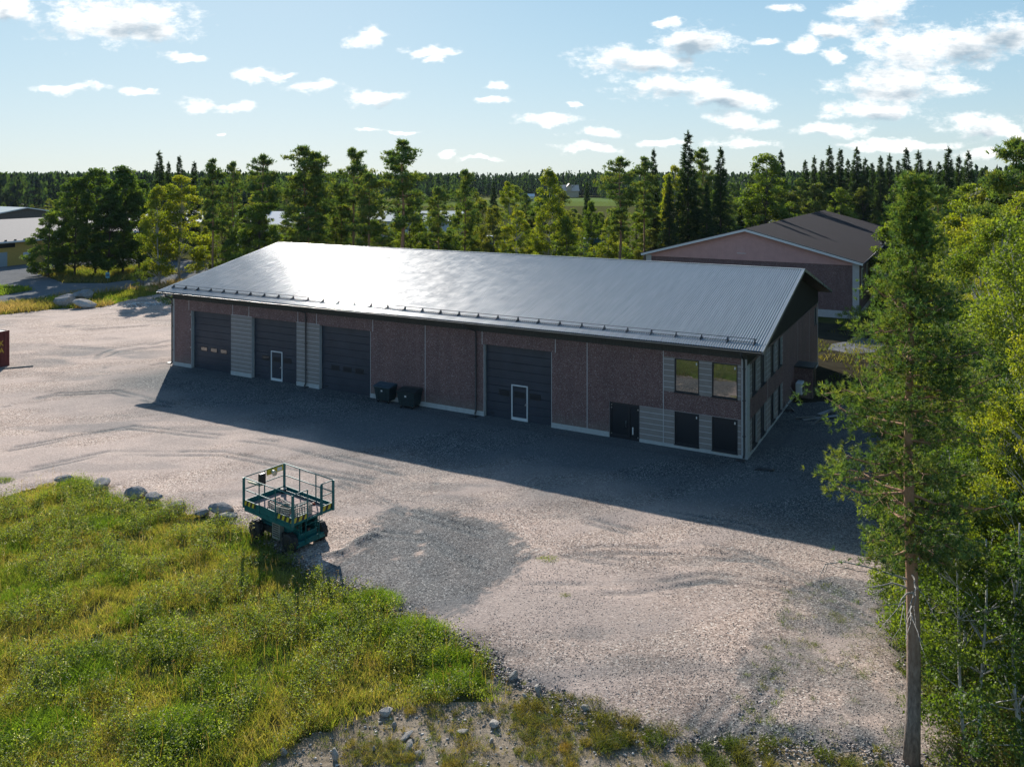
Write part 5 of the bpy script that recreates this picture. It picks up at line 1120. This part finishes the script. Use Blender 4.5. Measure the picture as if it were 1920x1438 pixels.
def proto_broad(H, seed, rad=2.6, base=.18, nleaf=9000, ls=.2, pal=None, bk='birch_bark', ncl=70, cr=.75, taper=.75, stems=1, r0=None):
    global rs; rs = np.random.RandomState(seed); mb = MB(); bkm = MT[bk]; r0 = r0 or .0085 * H
    cc, cs = [], []
    for s in range(stems):
        sx, sy = (rs.randn(2) * .25 * rad if stems > 1 else (0, 0)); top = np.array([sx * 2.2, sy * 2.2, H * (.93 - .12 * rs.rand() * (stems > 1))])
        st = [np.array([sx, sy, 0]) * (1 - f) + top * f + np.array([math.sin(f * 5 + seed) * .12, math.cos(f * 4 + seed) * .12, 0]) for f in np.linspace(0, 1, 8)]
        mb.tube([tuple(p) for p in st], [r0 * (1 - .9 * f) + .012 for f in np.linspace(0, 1, 8)], bkm, 7, True)
        for k in range(ncl // stems):
            f = base + (1 - base) * (rs.rand() ** .85); fr = (f - base) / (1 - base)
            R_ = rad * (math.sin(math.pi * min(1, .12 + .88 * fr ** taper)) ** .65 + .08) * (.35 + .75 * math.sqrt(rs.rand()))
            a = rs.rand() * 6.283; i = min(6, int(f * 7)); ax = st[i] + (st[i + 1] - st[i]) * (f * 7 - i) if i < 7 else st[7]
            c = ax + np.array([math.cos(a) * R_, math.sin(a) * R_, .12 * R_ + rs.randn() * .2]); cc.append(c); cs.append(cr * (.55 + .75 * rs.rand()) * (1 - .35 * fr))
            if rs.rand() < .6: j = max(0, i - 1); limb(mb, st[j] + (st[j+1] - st[j]) * .5, c, r0 * .3 * (1 - .7 * f) + .01, .008, bkm, 4, .0, 3)
    cc, cs = np.array(cc), np.array(cs); wgt = cs ** 2.2; idx = rs.choice(len(cc), nleaf, p=wgt / wgt.sum())
    d = rs.randn(nleaf, 3); d /= np.linalg.norm(d, axis=1)[:, None]; rr = rs.rand(nleaf, 1) ** .45
    P = cc[idx] + d * rr * cs[idx][:, None] * np.array([1, 1, .72]); P[:, 2] = np.maximum(P[:, 2], .3)
    pal = np.array(pal); ch = rs.rand(len(cc)); pc = pal[np.minimum((ch[idx] * .6 + rs.rand(nleaf) * .4) * len(pal), len(pal) - 1).astype(int)] * (.75 + .5 * rs.rand(nleaf, 1))
    V, F, c = leaves(P, ls * (.6 + .8 * rs.rand(nleaf)), ls * .62 * (.6 + .8 * rs.rand(nleaf)), pc, .25)
    return mb.build('trunk', data_only=True), npmesh('crown', V, F, (MT['leaf'],), c)
DARKG = [(.05,.095,.024), (.075,.13,.028), (.11,.17,.034)]; MIDG = [(.08,.13,.022), (.12,.18,.028), (.16,.21,.032)]; YELG = [(.15,.20,.024), (.21,.25,.026), (.28,.28,.032)]; OLV = [(.095,.13,.032), (.13,.155,.035), (.165,.175,.045)]
KIND = {}
for i in range(4): KIND['pine%d' % i] = (proto_pine(18, 20 + i, False, (.40, .34, .46, .28)[i], (2.7, 3.2, 2.5, 3.0)[i]), 18.0)
for i in range(3): KIND['spruce%d' % i] = (proto_spruce(18, 30 + i, (2.3, 2.7, 2.0)[i]), 18.0)
for i in range(3): KIND['dark%d' % i] = (proto_broad(16, 40 + i, (3.0, 3.4, 2.6)[i], .08, 19000, .27, DARKG, 'spruce_bark', 150, .85, .7, 1), 16.0)
for i in range(3): KIND['mid%d' % i] = (proto_broad(13, 50 + i, (2.4, 2.8, 2.1)[i], .06, 14000, .24, MIDG, 'spruce_bark', 130, .78, .7, 1), 13.0)
for i in range(3): KIND['birch%d' % i] = (proto_broad(14, 60 + i, (2.2, 1.9, 2.4)[i], .10, 15000, .20, YELG, 'birch_bark', 110, .75, .65, 1), 14.0)
for i in range(2): KIND['olive%d' % i] = (proto_broad(12, 70 + i, 2.5, .05, 12000, .23, OLV, 'spruce_bark', 90, .8, .7, 1), 12.0)
for i in range(2): KIND['bush%d' % i] = (proto_broad(4, 75 + i, 1.7, .02, 3200, .16, [MIDG, YELG][i], 'spruce_bark', 50, .6, .8, 3, .04), 4.0)
_spun = random.Random(5)
def tree(kind, x, y, h, label, group=None, wide=1.0, name=None, cat='tree', rz=None):
    (tm, cm), H0 = KIND[kind]; s = h / H0; nm = name or {'pine': 'pine_tree', 'spruce': 'spruce_tree', 'birch': 'birch_tree', 'bush': 'bush', 'dark': 'alder_tree', 'mid': 'leafy_tree', 'olive': 'leafy_tree', 'nearbirch': 'birch_tree', 'sapling': 'sapling', 'nearpine': 'pine_tree'}[kind.rstrip('0123456789')]
    e = empty(nm, (x, y, 0), _spun.random() * 6.28 if rz is None else rz, label, cat, group, (s * wide, s * wide, s))
    link('trunk', tm, e); link('crown', cm, e); return e
def T(kind, px, ptop, d, label, group=None, wide=1.0, cat='tree'):
    return tree(kind, at(px, d), d, HC - (ptop - YH) / FOC * d, label, group, wide, cat='bush' if kind.startswith('bush') else cat)
PG1 = 'tall pines behind the hall roof'
for a in [
 # left clump
 ('mid1', 92, 395, 117, 'low rounded green tree overhanging the paved lot, left end of the dark clump', None, 1.25), ('dark0', 142, 325, 119, 'dark alder with broad shoulders at the left of the roadside clump', None, 1.15), ('dark1', 180, 303, 120, 'tallest dark leafy tree in the roadside clump', None, 1.05),
 ('dark2', 232, 302, 121, 'dark leafy tree just left of the yellow-green birches, rising as high as its neighbour', None, 1.15), ('dark0', 262, 330, 126, 'lower dark alder behind the yellow-green birches', None, 1.0), ('dark1', 118, 360, 124, 'dark leafy tree at the back of the roadside clump above the low rounded one', None, 1.0),
 ('dark2', 205, 345, 117, 'dark leafy tree filling the middle front of the roadside clump', None, 1.1), ('birch1', 297, 340, 108, 'slim yellow-green birch with a white trunk at the left of the pair by the hall', 'pair of yellow-green birches', 1.1), ('birch0', 338, 318, 111, 'broad bright yellow-green birch, right one of the pair by the hall', 'pair of yellow-green birches', 1.3),
 ('spruce0', 299, 284, 142, 'dark spruce with the highest tip above the left clump', None, 1.0), ('spruce1', 316, 305, 140, 'dark spruce shoulder to shoulder right of the highest left spruce', None, .8), ('spruce2', 337, 292, 146, 'thin topped spruce directly behind the broad yellow-green birch', None, .9), ('spruce2', 364, 303, 140, 'slender spruce between the yellow-green birch and the first pine', None, .9),
 ('pine2', 399, 301, 108, 'slim dark pine first in the row of pines, next to the yellow-green birch', PG1, .75), ('pine1', 437, 301, 120, 'slim pine second in the row behind the left end of the roof', PG1, .7), ('pine0', 494, 288, 106, 'open-crowned pine with bare stem left of the big dark pine', PG1, .85),
 ('pine3', 572, 266, 108, 'big dark dense pine standing tallest behind the left half of the roof', PG1, 1.15), ('pine1', 592, 283, 109, 'pine with a flat side branch leaning right out of the big dark pine', PG1, .9), ('pine0', 663, 276, 112, 'airy pine with a rounded top midway between the two tallest pines', PG1, .9),
 ('pine2', 755, 266, 98, 'lone tall pine with a parasol crown above the bright roof glare', PG1, 1.15), ('pine3', 692, 318, 100, 'lower bushy pine left of the parasol-crowned pine', PG1, 1.0), ('pine1', 640, 345, 118, 'low pine behind the roof glare, right of the big dark pine', PG1, .9),
 ('pine3', 822, 345, 100, 'short dark bushy pine right of the parasol-crowned pine', PG1, .9), ('pine1', 872, 316, 112, 'ragged thin-topped pine behind the middle of the roof', PG1, .8), ('olive0', 905, 362, 118, 'olive young tree beside the ragged thin-topped pine', None, .8), ('olive1', 925, 380, 112, 'lower olive young tree left of the yellow-green birch bush', None, .8),
 ('birch2', 955, 332, 130, 'yellowing leafy tree behind the olive young trees', None, .8), ('birch1', 1029, 307, 112, 'tall narrow birch with pointed top right of the centre', None, .95), ('birch0', 970, 386, 98, 'small bright yellow-green birch rising just over the roof ridge', None, 1.25), ('mid2', 1062, 398, 110, 'small green birch leaning against the tall narrow one', None, 1.0),
 ('mid0', 1108, 372, 150, 'rounded green tree in front of the far field', None, .8), ('spruce0', 1101, 343, 190, 'small solitary spruce standing before the pale field', None, 1.0), ('bush1', 1150, 448, 135, 'yellow-green bush right of the bright blue container', None, 1.4), ('bush0', 1060, 440, 120, 'green bush left of the bright blue container', None, 1.4),
 ('pine0', 1163, 293, 118, 'tall pine with bare stem right of the bright blue container', PG1, 1.0), ('pine2', 1208, 297, 122, 'pine with ragged top left of the tall dark spruces', PG1, .9), ('spruce2', 1226, 279, 126, 'thin open spruce pressed against the ragged-topped pine', None, .8),
 ('spruce0', 1290, 248, 120, 'tallest dark spruce on the skyline, left of the pink gable', None, 1.1), ('pine1', 1318, 275, 122, 'pine crown touching the right side of the tallest spruce', PG1, .75), ('birch0', 1264, 300, 128, 'pale green birch glowing behind the left side of the tallest spruce', None, .9), ('spruce1', 1351, 278, 118, 'pointed dark spruce right of the tallest one', None, .95),
 ('spruce1', 1255, 330, 114, 'dark spruce low in front of the tallest spruce', None, .9), ('spruce0', 1325, 345, 114, 'dark spruce filling the gap between the two pointed spruces', None, .9), ('mid0', 1436, 279, 140, 'bright green maple-like tree above the left slope of the brown roof', None, 1.15), ('spruce1', 1464, 283, 158, 'dark spruce behind the bright green tree', None, .9),
 ('olive0', 1480, 350, 146, 'olive tree low behind the ridge of the brown roof', None, 1.1), ('olive1', 1528, 338, 150, 'brownish olive tree above the far end of the brown roof', None, 1.0), ('pine3', 1500, 330, 155, 'dark pine between the two olive trees', None, .9),
 # near right forest edge behind the big pine
 ('pine0', 1905, 256, 52, 'pine whose dark top rises highest at the right edge', None, .9), ('olive0', 1868, 322, 60, 'olive tree left of the pine at the right edge', None, 1.2), ('birch2', 1800, 350, 62, 'yellow-green tree behind the big pine, left of the olive one', None, 1.1)]:
    T(*a)
SO = ['first','second','third','fourth','fifth','sixth','seventh','eighth','ninth','tenth','eleventh','twelfth','thirteenth','fourteenth','fifteenth','sixteenth','seventeenth','eighteenth','nineteenth','twentieth']
for px, pt, d, k, w in [(1510,302,165,'spruce1',1),(1527,294,168,'spruce0',.9),(1541,300,172,'spruce2',1),(1555,276,160,'spruce0',1.1),(1575,279,166,'spruce2',1.0),(1590,300,170,'spruce1',1),(1606,277,160,'spruce1',1.0),(1622,297,165,'spruce0',1),(1636,305,172,'spruce2',1),(1651,294,160,'spruce1',1),(1668,290,166,'spruce0',1),(1685,300,168,'spruce2',1),
                        (1699,279,150,'spruce1',1.0),(1722,284,150,'spruce0',1.1),(1742,300,152,'spruce2',1),(1760,305,130,'spruce1',1),(1778,277,120,'spruce0',1.0),(1798,292,125,'spruce2',.9),(1815,285,122,'spruce1',.9),(1840,318,130,'spruce0',1)]:
    T(k, px, pt, d, SO.pop(0) + ' from the left, dark pointed spruce in the row behind the brown-roofed brick building', 'spruces behind the brick building', w)
def crowd(n, px0, px1, pt0, pt1, d0, d1, kinds, label, group, seed, w=(.9, 1.3), avoid=()):
    r = random.Random(seed); ORD = ['first','second','third','fourth','fifth','sixth','seventh','eighth','ninth','tenth','eleventh','twelfth','thirteenth','fourteenth','fifteenth','sixteenth','seventeenth','eighteenth','nineteenth','twentieth'] + ['%d%s' % (q, {1:'st',2:'nd',3:'rd'}.get(q % 10, 'th')) for q in range(21, 60)]; cnt = 0
    for i in range(n):
        px = px0 + (px1 - px0) * (i + r.random()) / n; d = d0 + (d1 - d0) * r.random()
        if any(a < px < b and d > dd for a, b, dd in avoid): continue
        T(r.choice(kinds), px, pt0 + (pt1 - pt0) * r.random(), d, ORD[cnt] + ' from the left, ' + label, group, r.uniform(*w)); cnt += 1
AV = [(1072, 1150, 165), (700, 800, 230)]
crowd(22, 380, 900, 372, 425, 100, 135, ['mid0','mid2','birch1','pine3','spruce1','dark0','mid1'], 'lower mixed tree filling in beneath the pines behind the hall', 'lower trees behind the hall', 3)
crowd(18, 380, 1080, 350, 382, 140, 180, ['pine3','mid1','olive0','spruce0','pine1','dark1','birch2'], 'mixed tree of the second belt behind the row of pines', 'second belt of trees', 4, avoid=AV)
crowd(16, 880, 1240, 400, 440, 122, 150, ['mid2','olive1','birch1','mid0'], 'small leafy tree in the overgrown lot near the blue containers', 'small trees in the overgrown lot', 5, avoid=[(1085, 1140, 0), (905, 950, 0)])
crowd(12, 1140, 1400, 345, 400, 128, 160, ['dark0','spruce1','pine3','mid1','dark2'], 'shadowy tree standing under the spruces left of the pink gable', 'dark trees left of the pink gable', 6, (.9, 1.2))
crowd(12, 1400, 1700, 325, 372, 140, 176, ['spruce1','mid1','dark0','olive0','pine3'], 'leafy or dark tree massed just beyond the brown roof', 'trees beyond the brown roof', 7)
crowd(14, -20, 300, 368, 395, 240, 330, ['mid0','mid1','birch2','mid2'], 'rounded green tree in front of the far woods at the left', 'far rounded trees at the left', 8, (1.0, 1.4))
crowd(26, 380, 1420, 338, 352, 230, 330, ['spruce0','pine1','mid1','birch1','spruce2','dark1'], 'mid-distance tree between the hall and the far fields', 'mid-distance trees', 9, (1, 1.4), avoid=[(1060, 1150, 100), (770, 810, 100)])
crowd(14, 1050, 1160, 388, 415, 160, 250, ['mid0','olive1','birch1','mid2','bush1'], 'small tree in the overgrown strip before the far field', 'small trees before the far field', 31, (1, 1.4))
crowd(12, 640, 1180, 446, 462, 118, 135, ['bush0','bush1'], 'bush peeping over the metal ridge of the hall', 'bushes behind the hall ridge', 12, (1.0, 1.5))
crowd(9, 1690, 1960, 335, 375, 66, 100, ['olive0','mid1','birch2','pine3','mid0'], 'tree of the dense wood rising behind the big foreground pine', 'wood behind the foreground pine', 13, (1.0, 1.3))
for i, (px, py, k, h, lb) in enumerate([(268, 535, 'bush0', 2.8, 'dark bush at the road edge below the birches'), (1600, 618, 'bush0', 2.6, 'shrub at the corner of the brick building')]): tree(k, *G(px, py), h, lb, cat='bush')
# forest at the right, close to the camera
KIND['nearpine0'] = (proto_pine(15.2, 101, True, .36, 2.95, (.35, .2)), 15.2)
x, y = G(1706, 1432)
tree('nearpine0', x, y, 14.3, 'large foreground pine with straight orange-brown trunk at the right', rz=0.4)
NB = [(.11,.17,.026), (.15,.205,.03), (.21,.24,.04), (.09,.145,.026)]
for i in range(3): KIND['nearbirch%d' % i] = (proto_broad(13, 80 + i, (2.3, 2.7, 2.0)[i], .16, 38000, .095, [NB, YELG, MIDG][i], 'birch_bark', 150, .62, .65, 1, .07), 13.0)
for i in range(2): KIND['sapling%d' % i] = (proto_broad(6.5, 90 + i, 1.5, .06, 16000, .085, [MIDG, DARKG][i], 'birch_bark', 80, .48, .8, 2, .035), 6.5)
NR = 'birches of the wood at the right edge'
for k, px, pt, d, w, lb in [('nearbirch0', 1880, 362, 29, .95, 'near birch with small glittering leaves at the right edge'), ('nearbirch1', 1835, 380, 37, 1.0, 'yellowish birch right behind the foreground pine crown'), ('nearbirch2', 1945, 372, 25, 1.0, 'birch cut off by the right frame edge'),
                         ('nearbirch1', 1925, 330, 43, 1.0, 'taller birch behind the near birches at the right edge'), ('nearbirch0', 1770, 400, 45, .9, 'pale birch partly hidden behind the pine trunk'), ('nearbirch2', 1870, 640, 24, .95, 'lower dark-green birch crown right of the pine trunk'), ('nearbirch1', 1960, 560, 21.5, .8, 'low birch crown filling the lower right corner above the saplings'),
                         ('nearbirch0', 1985, 350, 34, 1.0, 'birch standing mostly beyond the right frame edge'), ('nearbirch2', 1800, 420, 53, 1.0, 'distant birch between the pine crown and the olive tree')]:
    tree(k, at(px, d), d, HC - (pt - YH) / FOC * d, lb, NR, w)
for k, px, py, h, w, lb in [('sapling0', 1850, 1425, 6.6, 1.0, 'pale-stemmed sapling at the bottom right, next to the pine'), ('sapling1', 1925, 1400, 6.6, 1.1, 'dense dark sapling against the lower right frame edge'), ('sapling0', 1760, 1215, 6.0, 1.0, 'leafy sapling just right of the pine trunk at mid height'),
                         ('sapling1', 1835, 1250, 7.0, 1.1, 'dark leafy sapling behind the pale-stemmed one'), ('sapling0', 1905, 1230, 7.0, 1.1, 'green sapling at the right edge above the dense dark one'), ('sapling1', 1745, 1085, 5.0, 1.0, 'small sapling behind the pine trunk at the shadow edge'), ('sapling0', 1800, 1090, 6.5, 1.2, 'sapling in the second row behind the pine trunk'), ('sapling1', 1880, 1060, 7.2, 1.2, 'tall dark sapling in the second row at the right'), ('sapling0', 1760, 960, 5.5, 1.2, 'sapling at the back of the thicket right of the pine trunk'), ('sapling1', 1850, 930, 7.0, 1.3, 'back-row sapling under the right-hand birches'),
                         ('sapling0', 1690, 800, 4.5, 1.1, 'shrubby sapling beside the plank pile behind the pine crown'), ('sapling1', 1760, 740, 6.0, 1.3, 'dark sapling deep behind the pine crown')]:
    x, y = G(px, py); tree(k, x, y, h, lb, 'saplings in the thicket at the right', w)
rs = np.random.RandomState(99)
UG = [(9.6, 18.3), (10.8, 21), (11.3, 24), (13, 29), (17, 38), (22, 48), (40, 60), (60, 60), (22, 18.3)]
x, y = scatter(UG, 55, .5); k = visible(x, y, .1) & (rs.rand(len(x)) < .35 + .65 * sm(.4, .55, fbm(x, y, 1.3, 3, 6))); x, y = x[k], y[k]; n = len(x); per = 16
P = np.stack([np.repeat(x, per), np.repeat(y, per), np.zeros(n * per)], 1) + np.abs(rs.randn(n * per, 3)) * np.array([0, 0, .22]) + rs.randn(n * per, 3) * np.array([.14, .14, 0])
c1 = np.array(MIDG + OLV)[rs.randint(0, 6, n * per)]
V, F, c = cat([leaves(P, .07, .04, c1, .5), blades(x, y, 0, .2 + .3 * rs.rand(n), .015, .8, np.array([(.14,.15,.04)]) * np.ones((n, 1)))])
tag(link('undergrowth', npmesh('undergrowth', V, F, (MT['leaf'],), c)), 'leafy undergrowth below the saplings to the right of the pine', 'undergrowth', kind='stuff')
# far forest belts
def belt(n, x0, x1, y0, y1, h0, h1, seed, frac=.75):
    global rs; rs = np.random.RandomState(seed); x = x0 + (x1 - x0) * rs.rand(n); y = y0 + (y1 - y0) * rs.rand(n); k = np.abs(x) < y * .72; x, y = x[k], y[k]; n = len(x)
    h = (h0 + (h1 - h0) * rs.rand(n)) * (.9 + .2 * fbm(x, y, 60, 2, 5)); con = rs.rand(n) < frac; m = 46; f = rs.rand(n, m); a = rs.rand(n, m) * 6.283
    prof = np.where(con[:, None], (1 - f) ** .8 * 2.3 + .15, np.sin(np.pi * np.clip(.1 + .9 * f, 0, 1)) ** .6 * 2.9); r = prof * np.sqrt(rs.rand(n, m))
    P = np.stack([x[:, None] + np.cos(a) * r, y[:, None] + np.sin(a) * r, h[:, None] * (.08 + .92 * f)], 2).reshape(-1, 3)
    base = np.where(con[:, None], np.array([(.024,.05,.026)]), np.array([(.06,.095,.03)])) * (.6 + .5 * rs.rand(n, 1)) * np.array([.8, .85, 1.0]); col = np.repeat(base, m, 0)
    sz = np.repeat(np.where(con, 1.5, 1.9), m) * (.6 + .6 * rs.rand(n * m)); D = np.tile(np.array([[0, 0, 1.0]]), (n * m, 1))
    return leaves(P, sz * 1.5, sz * .9, col, .1, D=D)
V, F, c = cat([belt(2600, -640, 640, 640, 860, 15.5, 20.5, 1), belt(900, 60, 620, 560, 700, 15, 19.5, 2), belt(1500, -420, -95, 360, 560, 13.5, 17.5, 3, .55), belt(700, -330, -30, 500, 640, 15, 18, 4, .6), belt(900, 150, 420, 330, 560, 15, 19, 5, .7), belt(500, -120, 120, 620, 700, 14, 17, 7, .9)])
tag(link('far_forest', npmesh('far_forest', V, F, (MT['leaf'],), c)), 'far belt of dark forest along the whole horizon', 'forest', kind='stuff')
def hills():
    mb = MB(); n = 60
    for k in range(n): pass
sheet('forest_floor', [(-2500, 880), (2500, 880), (2500, 4400), (-2500, 4400)], -.006, MT['needle_bed'])

# ------------------------------------------------------------------ air
def haze():
    m = bpy.data.materials.new('air'); m.use_nodes = True; nt = m.node_tree; nt.nodes.remove(nt.nodes['Principled BSDF']); v = nt.nodes.new('ShaderNodeVolumePrincipled')
    v.inputs['Color'].default_value = (.72, .86, 1, 1); v.inputs['Density'].default_value = HAZE; v.inputs['Anisotropy'].default_value = 0; nt.links.new(v.outputs[0], nt.nodes['Material Output'].inputs['Volume'])
    mb = MB(); mb.box(-3100, 3100, -80, 4600, -1.02, 30, m); o = mb.build('haze'); tag(o, 'thin bluish haze softening the far woods', 'haze', kind='stuff')
HAZE = 0.00004
if HAZE > 0: haze()
